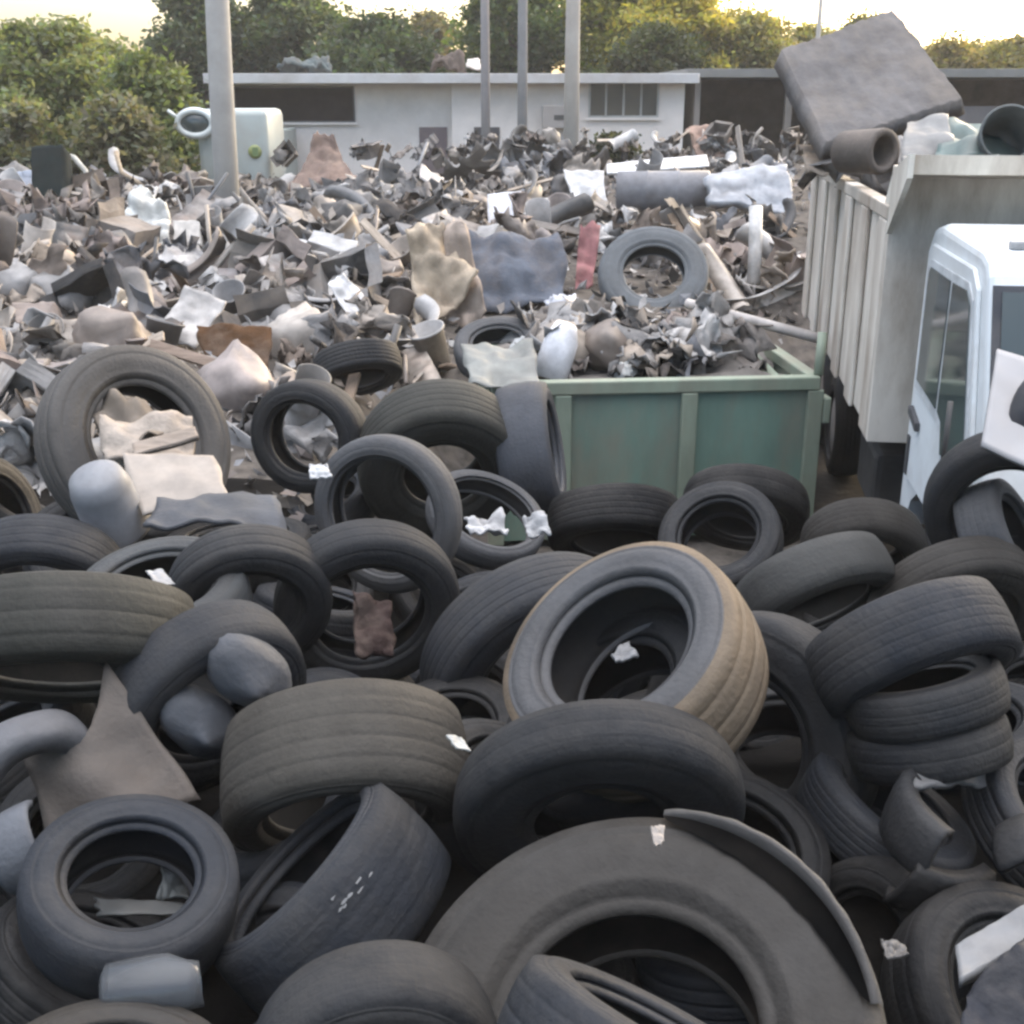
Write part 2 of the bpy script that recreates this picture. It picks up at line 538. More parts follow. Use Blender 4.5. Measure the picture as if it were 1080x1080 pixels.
def tear(t, R, W, r):
    """the split between tread and sidewall of the huge tyre: a dark gap with a torn strip standing outside it"""
    bpy.context.view_layer.update()
    m = t.matrix_world
    hw = W / 2
    ths = []
    for k in range(720):
        th = k * math.pi / 360
        x, y, _ = to_px(m @ Vector((R * .93 * math.cos(th), R * .93 * math.sin(th), hw)))
        if x > 700 and y < 1060:
            ths.append(th)
    c0 = math.atan2(sum(math.sin(q) for q in ths), sum(math.cos(q) for q in ths))
    span = len(ths) * math.pi / 360
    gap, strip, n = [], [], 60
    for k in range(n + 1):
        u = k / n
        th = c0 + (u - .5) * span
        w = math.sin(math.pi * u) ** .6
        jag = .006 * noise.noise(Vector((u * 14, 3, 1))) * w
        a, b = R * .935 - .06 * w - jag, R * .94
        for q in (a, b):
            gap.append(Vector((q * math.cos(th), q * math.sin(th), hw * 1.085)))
        for q, z in ((b, hw * 1.03), (b + .004, hw * 1.03 + .05 * w), (b + .02 + jag, hw * 1.03 + .046 * w), (b + .03, hw * .95)):
            strip.append(Vector((q * math.cos(th), q * math.sin(th), z)))
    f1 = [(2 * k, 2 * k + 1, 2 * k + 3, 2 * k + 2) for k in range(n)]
    f2 = [(4 * k + i, 4 * k + i + 1, 4 * k + i + 5, 4 * k + i + 4) for k in range(n) for i in range(3)]
    from_data('split', gap, f1, 'muck_and_shade', t, (.0015, .0015, .0015))  # no real opening: shade of the gap painted as a black strip over the sidewall
    from_data('torn_strip', strip, f2, 'sidewall', t, (.05, .047, .044))


for a in TY:
    t = tyre(a[0], *a[1:10], squash=a[10], groove=.016 if 'grooved' in a[0] or 'grooves' in a[0] else .007 if 'ribbed' in a[0] or 'pale' in a[0] or 'olive' in a[0] else .0014)
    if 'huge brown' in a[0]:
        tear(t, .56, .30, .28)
    if 'white scuffs' in a[0]:
        scuff(t, 370, 945, .34, 8, .028)
    if 'brown mud on' in a[0]:
        [c for c in t.children if c.name.startswith('tread')][0].color = (.12, .092, .064, 1)

# ------------------------------------------------------------------ cut pieces and things among the tyres
def offcut(label, px, py, d, R, W, arc, axis, spin, color, name='tyre_offcut', curl=.16):
    hw = W / 2
    prof = [(R - curl * R * 1.4, -hw * .9), (R - curl * R * .5, -hw * 1.02), (R - .02 * R, -hw * .8), (R, -hw * .3), (R, hw * .3), (R - .02 * R, hw * .8), (R - curl * R * .5, hw * 1.02), (R - curl * R * 1.4, hw * .9)]
    v, f = lathe_data(prof, 26, R_(arc))
    c = Vector((R * math.cos(R_(arc / 2)), R * math.sin(R_(arc / 2)), 0))
    v = [p - c + Vector((0, 0, .02 * noise.noise(p * 6))) for p in v]
    o = from_data(name, v, f, 'sidewall', None, color)
    md = o.modifiers.new('thick', 'SOLIDIFY'); md.thickness = .022; md.offset = -1
    o.matrix_world = Matrix.Translation(at_depth(px, py, d)) @ (frame_from_axis(Vector(axis)) @ Matrix.Rotation(R_(spin), 3, 'Z')).to_4x4()
    tag(o, label, 'tyre piece', 'cut and torn tyre pieces')
    return o


def lookfrm(px, py, phi, ratio):
    p = at_depth(px, py, 3)
    v = (CAM - p).normalized()
    e1 = (RT - v * RT.dot(v)).normalized(); e2 = v.cross(e1)
    st = math.sqrt(1 - ratio ** 2)
    return (e1 * math.cos(R_(phi)) + e2 * math.sin(R_(phi))) * st + v * ratio


offcut('pale curved rubber offcut poking in at the left edge', 10, 768, 3.5, .2, .13, 170, lookfrm(10, 768, -60, .75), 20, (.1, .1, .105), curl=.3)
offcut('pale torn rubber end at the left edge beside the ringed tyre', 8, 895, 3.3, .12, .14, 170, lookfrm(8, 895, 30, .4), 60, (.085, .09, .1))
offcut('curled dark rubber strip below the stack of three tyres', 940, 862, 3.5, .3, .18, 75, lookfrm(940, 862, 62, .45), 55, GREY)
offcut('upright black rubber strip near the pale board', 1000, 955, 3.4, .3, .18, 60, lookfrm(1000, 955, 40, .6), 200, BLACK)
offcut('narrow dark rubber strip sticking up at the right edge', 1062, 865, 3.5, .18, .12, 120, lookfrm(1062, 865, 25, .25), 10, GREY)


def sheet_data(w, h, nx, ny, amp, seed, curl=0, ragged=.12, freq=2.4):
    rr = random.Random(seed)
    off = Vector((rr.random() * 50, rr.random() * 50, rr.random() * 50))
    v, f = [], []
    a = rr.random() * 6.28
    for j in range(ny + 1):
        for i in range(nx + 1):
            u, t = i / nx - .5, j / ny - .5
            x, y = u * w, t * h
            e = ragged * min(w, h)
            x += e * noise.noise(off + Vector((u * 3, t * 7, 1))) * (2 * abs(u)) ** 2
            y += e * noise.noise(off + Vector((u * 7, t * 3, 5))) * (2 * abs(t)) ** 2
            q = off + Vector((x, y, 0)) * freq / max(w, h)
            z = amp * (noise.noise(q) + .6 * abs(noise.noise(q * 2.3)) + .3 * noise.noise(q * 5.1))
            s = x * math.cos(a) + y * math.sin(a)
            z += curl * s * s / max(w, h)
            sx = amp * .6 * noise.noise(q * 1.7 + Vector((9, 0, 0)))
            v.append(Vector((x + sx, y + amp * .6 * noise.noise(q * 1.7 + Vector((0, 9, 0))), z)))
    for j in range(ny):
        for i in range(nx):
            k = j * (nx + 1) + i
            f.append((k, k + 1, k + nx + 2, k + nx + 1))
    return v, f


def shell(o, t):
    md = o.modifiers.new('thick', 'SOLIDIFY'); md.thickness = t; md.offset = 0
    return o


def basis(px, py, roll=0, tilt=0, turn=0):
    """sheet facing the viewer, rolled in view, then tilted back about its own x"""
    p = at_depth(px, py, 3)
    v = (CAM - p).normalized()
    e1 = (RT - v * RT.dot(v)).normalized(); e2 = v.cross(e1)
    m = Matrix((e1, e2, v)).transposed()
    return m @ Matrix.Rotation(R_(roll), 3, 'Z') @ Matrix.Rotation(R_(turn), 3, 'Y') @ Matrix.Rotation(R_(tilt), 3, 'X')


def outline_panel(name, label, cat, pix, depths, thick, mat, color, amp=.02, rag=None, sag=0, quilt=0):
    """a bent panel through the given corner points, subdivided and rumpled, with real thickness"""
    P4 = [at_depth(x, y, d) for (x, y), d in zip(pix, depths)]
    n = 60 if quilt else 18
    rag = (0 if name in ('board', 'plank', 'carton', 'bin', 'body_panel') else .03 if name in ('quilted_slab', 'perforated_sheet') else .14 if name in ('rag', 'scrap', 'cloth') else .08) if rag is None else rag
    v, f = [], []
    nn = (P4[1] - P4[0]).cross(P4[3] - P4[0]).normalized()
    s = rnd.random() * 40
    fq = max(1.5, 1.3 / max(.05, (P4[0] - P4[2]).length))
    for j in range(n + 1):
        for i in range(n + 1):
            u, t = i / n, j / n
            if rag:
                u += (rag * noise.noise(Vector((t * (6 if quilt else 2.6), s, i))) if i in (0, n) else 0)
                t += rag * noise.noise(Vector((i / n * 2.6, s + 9, j))) if j in (0, n) else 0
            p = P4[0] * (1 - u) * (1 - t) + P4[1] * u * (1 - t) + P4[2] * u * t + P4[3] * (1 - u) * t
            p = p + (P4[3] - P4[0]) * sag * math.sin(math.pi * min(1, max(0, i / n))) * (1 - j / n)
            p = p + nn * sag * .25 * (math.cos(math.pi * 2 * i / n) - 1) * (1 - .5 * j / n) * (P4[1] - P4[0]).length
            if quilt:
                p = p + nn * (.012 * abs(math.sin(u * 31.4)) ** .6)
            q = p * fq + Vector((s, s, s))
            v.append(p + nn * amp * (noise.noise(q) + .6 * noise.noise(q * 2.7) + .35 * noise.noise(q * 6)) * 2)
    c = sum(v, Vector()) / len(v)
    v = [p - c for p in v]
    for j in range(n):
        for i in range(n):
            k = j * (n + 1) + i
            f.append((k, k + 1, k + n + 2, k + n + 1))
    o = from_data(name, v, f, mat, None, color)
    o.location = c
    shell(o, thick)
    if label:
        tag(o, label, cat)
    return o


# flared rubber sheet in the left foreground
outline_panel('rubber_sheet', 'brownish flared rubber sheet standing with one corner turned up, left side', 'rubber sheet',
              [(14, 765), (116, 700), (212, 842), (60, 900)], [3.72, 3.8, 3.6, 3.55], .025, 'sidewall', (.085, .071, .06), .03, .05, .42)
outline_panel('rubber_flap', 'pale grey rubber flap lying below the stack of three tyres', 'rubber flap',
              [(952, 800), (1035, 790), (1042, 826), (968, 828)], [3.7, 3.85, 3.75, 3.55], .02, 'sidewall', (.1, .1, .1), .02)
outline_panel('board', 'pale grey board with a notch at the lower right edge', 'board',
              [(1008, 1000), (1085, 955), (1100, 985), (1012, 1038)], [2.95, 3.0, 2.95, 2.85], .03, 'plastic', (.15, .155, .16), .004)
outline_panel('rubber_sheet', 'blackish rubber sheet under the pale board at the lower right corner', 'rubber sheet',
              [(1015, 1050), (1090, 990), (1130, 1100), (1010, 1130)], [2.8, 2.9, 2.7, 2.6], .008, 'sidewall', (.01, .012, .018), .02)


def lathe_obj(name, label, cat, prof, loc, axis, mat, color, seg=28, group=None, dent=0, seed=0):
    v, f = lathe_data(prof, seg)
    if dent:
        v = [p + p.normalized() * dent * noise.noise(p * 7 + Vector((seed, 0, 0))) for p in v]
    o = from_data(name, v, f, mat, None, color)
    o.matrix_world = Matrix.Translation(loc) @ frame_from_axis(Vector(axis)).to_4x4()
    if label:
        tag(o, label, cat, group)
    return o


jar = lathe_obj('plastic_jar', 'clear crumpled plastic jar lying on the reddish-rimmed tyre', 'jar', [(0, -.1), (.06, -.1), (.07, -.09), (.072, 0), (.075, .05), (.06, .1), (.055, .13), (.05, .13), (.055, .095), (.066, .05), (.06, -.08), (0, -.085)], at_depth(156, 1044, 2.9), (1, .15, .05), 'film', (.6, .6, .65), dent=.03)

bucket = lathe_obj('bucket', 'smooth pale grey bucket upside down beside the cream panel', 'bucket', [(0, .17), (.08, .165), (.115, .14), (.13, .08), (.14, -.14), (.15, -.15), (.15, -.17), (.128, -.17), (.12, .07), (.1, .13), (0, .145)], at_depth(112, 528, 5.2), Vector((-.1, -.5, 1)), 'plastic', (.15, .155, .165))

# cream panel leaning in the big tyre
pan = outline_panel('perforated_sheet', 'cream plastic panel leaning in the large pale tyre', 'plastic panel',
                    [(128, 478), (226, 484), (242, 528), (150, 545)], [5.5, 5.55, 5.25, 5.15], .015, 'plastic', (.22, .19, .16), .01, .04)
outline_panel('cream_rag', 'tan rag stuffed in the hole of the large pale truck tyre', 'rag', [(105, 440), (200, 448), (205, 490), (110, 485)], [5.95, 6.1, 5.8, 5.75], .02, 'cloth', (.3, .26, .22), .06)
outline_panel('rubber_sheet', 'dark grey rubber sheet spread in front of the cream panel', 'rubber sheet', [(165, 528), (290, 530), (300, 558), (150, 562)], [5.2, 5.3, 4.95, 4.9], .02, 'sidewall', (.06, .063, .07), .03)
outline_panel('scrap', 'small white scrap lying in the slit-holed tyre', 'scrap', [(153, 603), (168, 602), (186, 614), (165, 618)], [4.45, 4.5, 4.4, 4.35], .006, 'plastic', (.24, .24, .24), .008)
outline_panel('scrap', 'grey scrap inside the hole of the clean ringed tyre', 'scrap', [(170, 905), (192, 902), (200, 945), (168, 945)], [3.45, 3.5, 3.4, 3.35], .008, 'plastic', (.1, .11, .11), .015)
outline_panel('scrap', 'grey strip lying across the lower rim of the ringed tyre', 'scrap', [(100, 948), (190, 952), (196, 962), (105, 966)], [3.32, 3.32, 3.27, 3.27], .01, 'plastic', (.08, .085, .085), .006)
outline_panel('scrap', 'reddish scrap standing in the open dark tyre with ribbed edge', 'scrap', [(372, 625), (412, 632), (415, 690), (375, 688)], [4.5, 4.5, 4.35, 4.35], .02, 'cloth', (.03, .02, .018), .03)
outline_panel('scrap', 'pale grey scrap lying in the hole of the big pale-faced tyre', 'scrap', [(644, 688), (664, 676), (672, 692), (650, 700)], [3.75, 3.8, 3.7, 3.68], .01, 'plastic', (.12, .12, .12), .01)
outline_panel('scrap', 'whitish chip on the right end of the wide brown grooved tyre', 'scrap', [(470, 776), (486, 778), (496, 792), (480, 790)], [3.26, 3.28, 3.26, 3.24], .008, 'plastic', (.3, .3, .28), .003)
outline_panel('scrap', 'small pale tag on the upper rim of the huge truck tyre', 'scrap', [(686, 872), (700, 872), (701, 886), (692, 892)], [2.72, 2.74, 2.68, 2.66], .006, 'cloth', (.22, .2, .18), .004)
outline_panel('scrap', 'pale scrap in the black tyre at lower right', 'scrap', [(930, 990), (955, 992), (958, 1008), (935, 1010)], [3.1, 3.1, 3.05, 3.05], .008, 'plastic', (.09, .085, .08), .01)
outline_panel('rag', 'white rag on the front rim of the slim ring-like tyre', 'rag', [(490, 545), (530, 540), (535, 558), (495, 562)], [5.6, 5.65, 5.5, 5.5], .012, 'cloth', (.36, .36, .36), .04)
outline_panel('rag', 'white rag on the right rim of the slim ring-like tyre', 'rag', [(552, 545), (575, 542), (580, 560), (556, 562)], [5.6, 5.6, 5.5, 5.5], .012, 'cloth', (.32, .32, .32), .03)
outline_panel('scrap', 'white scrap on the left rim of the thin arched tyre', 'scrap', [(325, 490), (345, 488), (350, 502), (328, 506)], [5.0, 5.0, 4.95, 4.95], .01, 'plastic', (.35, .35, .35), .015)

# ------------------------------------------------------------------ filler tyres deeper in the heap
FILL = []
yy = 1.5
while yy < 7.4:
    xx = -3.4 - yy * .12
    while xx < 2.6:
        x = xx + rnd.uniform(-.14, .14); y = yy + rnd.uniform(-.14, .14)
        if not (x > -.6 and y > 6.9) and not (x > 1.9 and y > 4.9) and not (x < -1.4 and y > 6.4):
            z = heap(x, y) + rnd.uniform(.05, .16)
            n = Vector((rnd.uniform(-.6, .6), rnd.uniform(-.7, .5), 1))
            FILL.append((Vector((x, y, z)), n))
        xx += .62
    yy += .6
for p, n in FILL:
    Rr = rnd.uniform(.28, .36)
    t = put_tyre('', p, n, Rr, Rr * rnd.uniform(.55, .7), Rr * .6, rnd.choice([BLACK, BLACK, GREY, BLUE]), rnd.uniform(.01, .05), .2, 48)
    t['auto'] = 'tyre'; t['look'] = 'half-buried'

# ------------------------------------------------------------------ ground and heap bed
def grid_mesh(name, x0, x1, y0, y1, step, fn, mat, color):
    nx, ny = int((x1 - x0) / step), int((y1 - y0) / step)
    v, f = [], []
    for j in range(ny + 1):
        for i in range(nx + 1):
            x, y = x0 + i * (x1 - x0) / nx, y0 + j * (y1 - y0) / ny
            v.append((x, y, fn(x, y)))
    for j in range(ny):
        for i in range(nx):
            k = j * (nx + 1) + i
            f.append((k, k + 1, k + nx + 2, k + nx + 1))
    return struct(from_data(name, v, f, mat, None, color))


grid_mesh('ground', -600, 600, -200, 1000, 60, lambda x, y: 0.0, 'soil', (.018, .016, .014))
grid_mesh('heap_terrain', -19, 13, 0, 7.2, .2, lambda x, y: heap(x, y) if heap(x, y) > .02 else -.05, 'muck_and_shade', (.008, .0075, .007))
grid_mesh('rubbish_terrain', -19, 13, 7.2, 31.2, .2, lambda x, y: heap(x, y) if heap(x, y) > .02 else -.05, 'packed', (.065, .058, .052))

# ------------------------------------------------------------------ green skip
sk = empty('skip', (0, 0, 0))
c0 = at_z(864, 396, 1.35)
ang = R_(5)
sk.location = (c0.x, c0.y, 0); sk.rotation_euler = (0, 0, ang)
GR = (.12, .195, .155)
GR2 = (.2, .24, .18)
SW, SD, SH = 2.42, 2.05, 1.35
B('front_panel', (-SW + .06, -.06, .0, .04, .12, SH - .1), 'greenpaint', sk, GR, .004)
B('back_panel', (-SW + .06, -.06, SD - .04, SD, .12, SH - .1), 'greenpaint', sk, GR, .004)
B('end_panel', (-.06, -.02, .045, SD - .045, .12, SH - .1), 'greenpaint', sk, GR2, .004)
B('end_panel', (-SW + .02, -SW + .06, .045, SD - .045, .12, SH - .1), 'greenpaint', sk, GR2, .004)
B('floor_plate', (-SW + .06, -.06, .045, SD - .045, .13, .17), 'greenpaint', sk, GR)
B('top_rim', (-SW, 0, -.05, .055, SH - .1, SH), 'greenpaint', sk, GR2, .012)
B('top_rim', (-SW, 0, SD - .055, SD + .05, SH - .1, SH), 'greenpaint', sk, GR2, .012)
B('top_rim', (-.075, .03, .06, SD - .06, SH - .095, SH - .003), 'greenpaint', sk, GR2, .012)
B('top_rim', (-SW - .03, -SW + .075, .06, SD - .06, SH - .095, SH - .003), 'greenpaint', sk, GR2, .012)
for x in (-.97, -1.9):
    B('rib', (x - .06, x + .06, -.05, -.003, .12, SH - .102), 'greenpaint', sk, GR2, .01)
B('corner_post', (-.085, .035, -.045, .0, .1, SH - .102), 'greenpaint', sk, GR2, .01)
B('corner_post', (-SW - .035, -SW + .085, -.045, .0, .1, SH - .102), 'greenpaint', sk, GR2, .01)
B('lifting_lug', (.038, .1, -.04, .1, SH - .36, SH - .16), 'greenpaint', sk, GR2, .015)
for yv in (.3, SD - .5):
    B('skid', (-SW + .1, -.1, yv, yv + .12, .002, .12), 'greenpaint', sk, GR, .01)
v, f = tube_data([(0.0, .02, SH), (.035, .1, SH + .3)], .035, 10)
from_data('lid_stay', v, f, 'greenpaint', sk, GR2)
# hinged inner flap leaning across the right end
bm = bmesh.new()
vs = [bm.verts.new(p) for p in ((-.16, .1, SH - .12), (-.16, SD - .15, SH + .02), (-.62, SD - .2, SH - .42), (-.5, .2, SH - .5))]
bm.faces.new(vs)
o = from_bm('flap', bm, 'greenpaint', sk, (.27, .32, .24)); shell(o, .03)
tag(sk, 'green steel skip with pale ribs and rim, filled with rubbish', 'skip')

# ------------------------------------------------------------------ dump truck
tr = empty('dump_truck')
FL = Vector((2.3, 7.42, 0))          # front corner of the bed on the side we see
u = R_(8.16)
# local frame: +x to the truck's other side, +y towards the rear
tr.location = FL; tr.rotation_euler = (0, 0, -u)
BW, BL = 2.35, 5.2
WH, WD = (.60, .55, .48), (.5, .46, .4)
z0, z1, zh = 1.2, 2.66, 2.97
bed = B('dump_bed', (.03, .075, .04, BL, z0, z1 - .09), 'bedpaint', tr, WH, .004)
B('side_panel', (BW - .07, BW - .03, .04, BL, z0, z1 - .09), 'bedpaint', bed, WH, .004)
B('bed_floor', (.08, BW - .075, .045, BL - .01, z0 + .01, z0 + .06), 'bedpaint', bed, WD)
hb = B('headboard', (.0, BW, -.03, .035, z0 - .02, zh - .07), 'bedpaint', bed, WH, .006)
B('tailgate', (.08, BW - .075, BL - .06, BL - .003, z0 + .07, z1 - .14), 'bedpaint', bed, WD, .006)
B('top_rail', (-.005, .095, .04, BL + .02, z1 - .088, z1), 'bedpaint', bed, WD, .01)
B('top_rail', (BW - .095, BW + .005, .04, BL + .02, z1 - .088, z1), 'bedpaint', bed, WD, .01)
# front canopy lip of the headboard
bm = bmesh.new()
cpts = [(.0, 2.83), (.0, 2.88), (-.5, 2.985), (-.5, 2.88)]
for xa_, xb_ in ((-.005, BW + .005),):
    a = [bm.verts.new((xa_, y - .032, z)) for y, z in cpts]; b = [bm.verts.new((xb_, y - .032, z)) for y, z in cpts]
    bm.faces.new(a); bm.faces.new(list(reversed(b)))
    for k in range(4):
        bm.faces.new((a[k], b[k], b[(k + 1) % 4], a[(k + 1) % 4]))
from_bm('canopy', bm, 'bedpaint', bed, (.62, .57, .48))
bm = bmesh.new()
a = [bm.verts.new((-.012, y, z)) for y, z in ((-.04, 2.5), (-.04, 2.87), (-.55, 2.99), (-.55, 2.86))]; b = [bm.verts.new((.02, v_.co.y, v_.co.z)) for v_ in a]
bm.faces.new(a); bm.faces.new(list(reversed(b)))
for k in range(4):
    bm.faces.new((a[k], b[k], b[(k + 1) % 4], a[(k + 1) % 4]))
from_bm('gusset', bm, 'bedpaint', bed, (.68, .64, .56))
bm = bmesh.new()   # sloping corner plate between headboard and side rail
pts = [(0, .038, z1 + .002), (0, .038, zh - .07), (0, .28, z1 + .002)]
a = [bm.verts.new((.01, y, z)) for _, y, z in pts]; b = [bm.verts.new((.05, y, z)) for _, y, z in pts]
bm.faces.new(a); bm.faces.new(list(reversed(b)))
for i in range(3):
    bm.faces.new((a[i], b[i], b[(i + 1) % 3], a[(i + 1) % 3]))
from_bm('corner_plate', bm, 'bedpaint', bed, (.6, .57, .5))
for i, y in enumerate((.05, .9, 1.8, 2.7, 3.6, 4.5)):
    B('rib', (-.004, .027, y, y + .32, z0 - .02 + .0 * i, z1 - .09), 'bedpaint', bed, WH, .012)
    B('rib', (BW - .028, BW + .004, y, y + .32, z0 - .02, z1 - .09), 'bedpaint', bed, WH, .012)
for x in (.72, 1.52):
    B('chassis_rail', (x, x + .09, -1.9, BL - .3, .75, .98), 'dark', tr, (.03, .03, .03))
B('cross_beam', (.2, BW - .2, .8, 1.0, .985, 1.19), 'dark', tr, (.03, .03, .03))
B('cross_beam', (.2, BW - .2, 3.9, 4.1, .985, 1.19), 'dark', tr, (.03, .03, .03))
B('fuel_tank', (.16, .66, .5, 1.3, .5, .95), 'dark', tr, (.05, .05, .05), .05)


def wheel(x, y, R=.46, W=.26):
    w = empty('wheel'); w.parent = tr; w.location = (x, y, R)
    w.rotation_euler = (0, math.pi / 2, 0)
    tyre_seed[0] += 1
    v_all, f_all = [], []
    for nm, me in tyre_meshes(R, W, .27, 900, 0, 0, 40):
        k = len(v_all)
        v_all += [q.co.copy() for q in me.vertices]; f_all += [tuple(i + k for i in q.vertices) for q in me.polygons]
        bpy.data.meshes.remove(me)
    from_data('tyre', v_all, f_all, 'sidewall', w, BLACK)
    v, f = lathe_data([(0, .02), (.08, .03), (.09, .07), (.12, .06), (.14, .0), (.2, -.02), (.24, .09), (.29, .1), (.29, -.1), (.1, -.09), (0, -.09)], 28)
    from_data('rim', v, f, 'metal', w, (.3, .3, .3))


for x in (.3, BW - .3):
    wheel(x, -1.0)
    wheel(x, 3.1)
    wheel(x, 4.15)
# cab: cross-section extruded across the truck
cx0, cx1 = .2, BW - .2
prof = [(-.3, 1.02), (-.3, 2.5), (-.38, 2.58), (-.6, 2.62), (-1.6, 2.60), (-1.72, 2.57), (-1.79, 2.5), (-2.12, 1.72), (-2.2, 1.5), (-2.22, .75), (-2.05, .62), (-1.5, .62), (-1.42, .95), (-1.2, 1.08), (-.8, 1.1), (-.6, .98), (-.5, .8), (-.3, .8)]
bm = bmesh.new()
A_ = [bm.verts.new((cx0, y, z)) for y, z in prof]; B_ = [bm.verts.new((cx1, y, z)) for y, z in prof]
bm.faces.new(A_); bm.faces.new(list(reversed(B_)))
for i in range(len(prof)):
    j = (i + 1) % len(prof)
    bm.faces.new((A_[i], B_[i], B_[j], A_[j]))
bmesh.ops.recalc_face_normals(bm, faces=bm.faces)
bmesh.ops.bevel(bm, geom=[e for e in bm.edges if abs(e.verts[0].co.x - e.verts[1].co.x) < .01 and min(e.verts[0].co.z, e.verts[1].co.z) > 1.1], offset=.05, segments=3, affect='EDGES', profile=.5)
CW = (.66, .69, .70)
from_bm('cab', bm, 'paint', tr, CW)


def side_poly(name, pts, x, t, mat, parent, col, bev=0):
    bm = bmesh.new()
    a = [bm.verts.new((x, y, z)) for y, z in pts]; b = [bm.verts.new((x - t, y, z)) for y, z in pts]
    bm.faces.new(a); bm.faces.new(list(reversed(b)))
    for i in range(len(pts)):
        j = (i + 1) % len(pts)
        bm.faces.new((a[i], b[i], b[j], a[j]))
    if bev:
        bmesh.ops.bevel(bm, geom=list(bm.edges), offset=bev, segments=2, affect='EDGES')
    return from_bm(name, bm, mat, parent, col)


for sx, sgn in ((cx0 - .001, 1), (cx1 + .001, -1)):
    d = side_poly('door', [(-.42, 1.1), (-.42, 2.4), (-.5, 2.5), (-1.55, 2.5), (-1.68, 2.42), (-1.98, 1.62), (-1.98, 1.12)], sx, .022 * sgn, 'paint', tr, CW, .006)
    xo = sx - .022 * sgn
    side_poly('window_seal', [(-.5, 1.66), (-.5, 2.36), (-.56, 2.42), (-1.54, 2.43), (-1.65, 2.36), (-1.92, 1.64), (-1.84, 1.54), (-1.36, 1.46), (-1.28, 1.62)], xo, .008 * sgn, 'plastic', d, (.5, .52, .53), .003)
    side_poly('window', [(-.56, 1.72), (-.56, 2.34), (-.6, 2.38), (-1.14, 2.38), (-1.14, 1.69)], xo - .009 * sgn, .006 * sgn, 'glass', d, None)
    side_poly('quarter_window', [(-1.2, 1.69), (-1.2, 2.38), (-1.52, 2.39), (-1.62, 2.33), (-1.87, 1.64), (-1.8, 1.57), (-1.38, 1.5), (-1.31, 1.66)], xo - .009 * sgn, .006 * sgn, 'glass', d, None)
    side_poly('handle', [(-.5, 1.5), (-.5, 1.55), (-.75, 1.5), (-.75, 1.45)], xo - .001 * sgn, .03 * sgn, 'plastic', d, (.05, .05, .055), .004)
    side_poly('lock', [(-1.5, 1.36), (-1.5, 1.46), (-1.56, 1.44), (-1.56, 1.34)], xo - .001 * sgn, .012 * sgn, 'plastic', d, (.05, .05, .055))
    side_poly('vent', [(-.46, 1.12), (-.46, 1.36), (-.52, 1.36), (-.52, 1.12)], xo - .001 * sgn, .01 * sgn, 'plastic', d, (.05, .05, .055))
    v, f = tube_data([(xo, -1.9, 1.5), (xo - .14 * sgn, -2.05, 1.55), (xo - .14 * sgn, -2.05, 1.95)], .014, 8)
    ma = from_data('mirror_arm', v, f, 'plastic', tr, (.03, .03, .03))


def cab_front(name, x0, x1, t0, t1, off, thick, mat, col):
    """panel on the sloping windscreen plane between (-1.85,2.4) and (-2.12,1.72)"""
    p0, p1 = Vector((0, -1.79, 2.5)), Vector((0, -2.12, 1.72))
    n = Vector((0, -(p0.z - p1.z), (p0.y - p1.y))).normalized()
    if n.y > 0: n = -n
    bm = bmesh.new()
    q = []
    for x, t in ((x0, t0), (x1, t0), (x1, t1), (x0, t1)):
        q.append(p0.lerp(p1, t) + Vector((x, 0, 0)) + n * off)
    a = [bm.verts.new(p) for p in q]; b = [bm.verts.new(p + n * thick) for p in q]
    bm.faces.new(a); bm.faces.new(list(reversed(b)))
    for i in range(4):
        bm.faces.new((a[i], b[i], b[(i + 1) % 4], a[(i + 1) % 4]))
    return from_bm(name, bm, mat, tr, col)


cab_front('windscreen_seal', cx0 + .015, cx1 - .015, .06, 1.0, .002, .012, 'plastic', (.025, .028, .035))
cab_front('windscreen', cx0 + .055, cx1 - .055, .1, .96, .015, .006, 'glass', None)
B('roof_marker', (cx0 + .12, cx0 + .3, -1.62, -1.56, 2.6, 2.64), 'plastic', tr, (.3, .3, .3), .01)
B('bumper', (cx0 - .05, cx1 + .05, -2.36, -2.225, .5, .8), 'plastic', tr, (.08, .08, .08), .03)
for x in (cx0 + .15, cx1 - .45):
    h = B('headlight', (x, x + .3, -2.25, -2.205, .9, 1.08), 'plastic', tr, (.5, .5, .5), .02)
B('grille', (cx0 + .55, cx1 - .55, -2.24, -2.215, .95, 1.35), 'plastic', tr, (.04, .04, .04), .008)
for x in (cx0 + .3, cx0 + 1.0):
    v, f = tube_data([(x, -2.14, 1.74), (x + .35, -2.04, 2.06)], .012, 6)
    from_data('wiper', v, f, 'plastic', tr, (.02, .02, .02))
tag(tr, 'white dump truck with rusty-edged ribbed bed and dark-windowed cab', 'dump truck')

pw = Matrix.Rotation(-u, 4, 'Z')
def T(x, y, z):
    return FL + pw @ Vector((x, y, z))

# white panel leaning in front of the windscreen
q = T(.55, -2.5, 1.75)
pq = to_px(q)
wp = outline_panel('body_panel', 'white car body panel with a dark oval opening, leaning before the windscreen', 'body panel',
                   [(1052, 368), (1130, 395), (1140, 520), (1035, 470)], [4.9, 4.85, 4.6, 4.75], .02, 'paint', (.3, .29, .29), .008)
v, f = lathe_data([(0, .012), (.5, .012), (.56, .0), (.5, -.012), (0, -.012)], 24)
wc = at_depth(1088, 425, 4.74)
o = from_data('opening', [Vector((p.x * .13, p.y * .24, p.z)) for p in v], f, 'plastic', None, (.03, .03, .035))
o.matrix_world = Matrix.Translation(wc) @ basis(1088, 425, -20).to_4x4()
bpy.context.view_layer.update()
o.parent = wp; o.matrix_parent_inverse = wp.matrix_world.inverted()

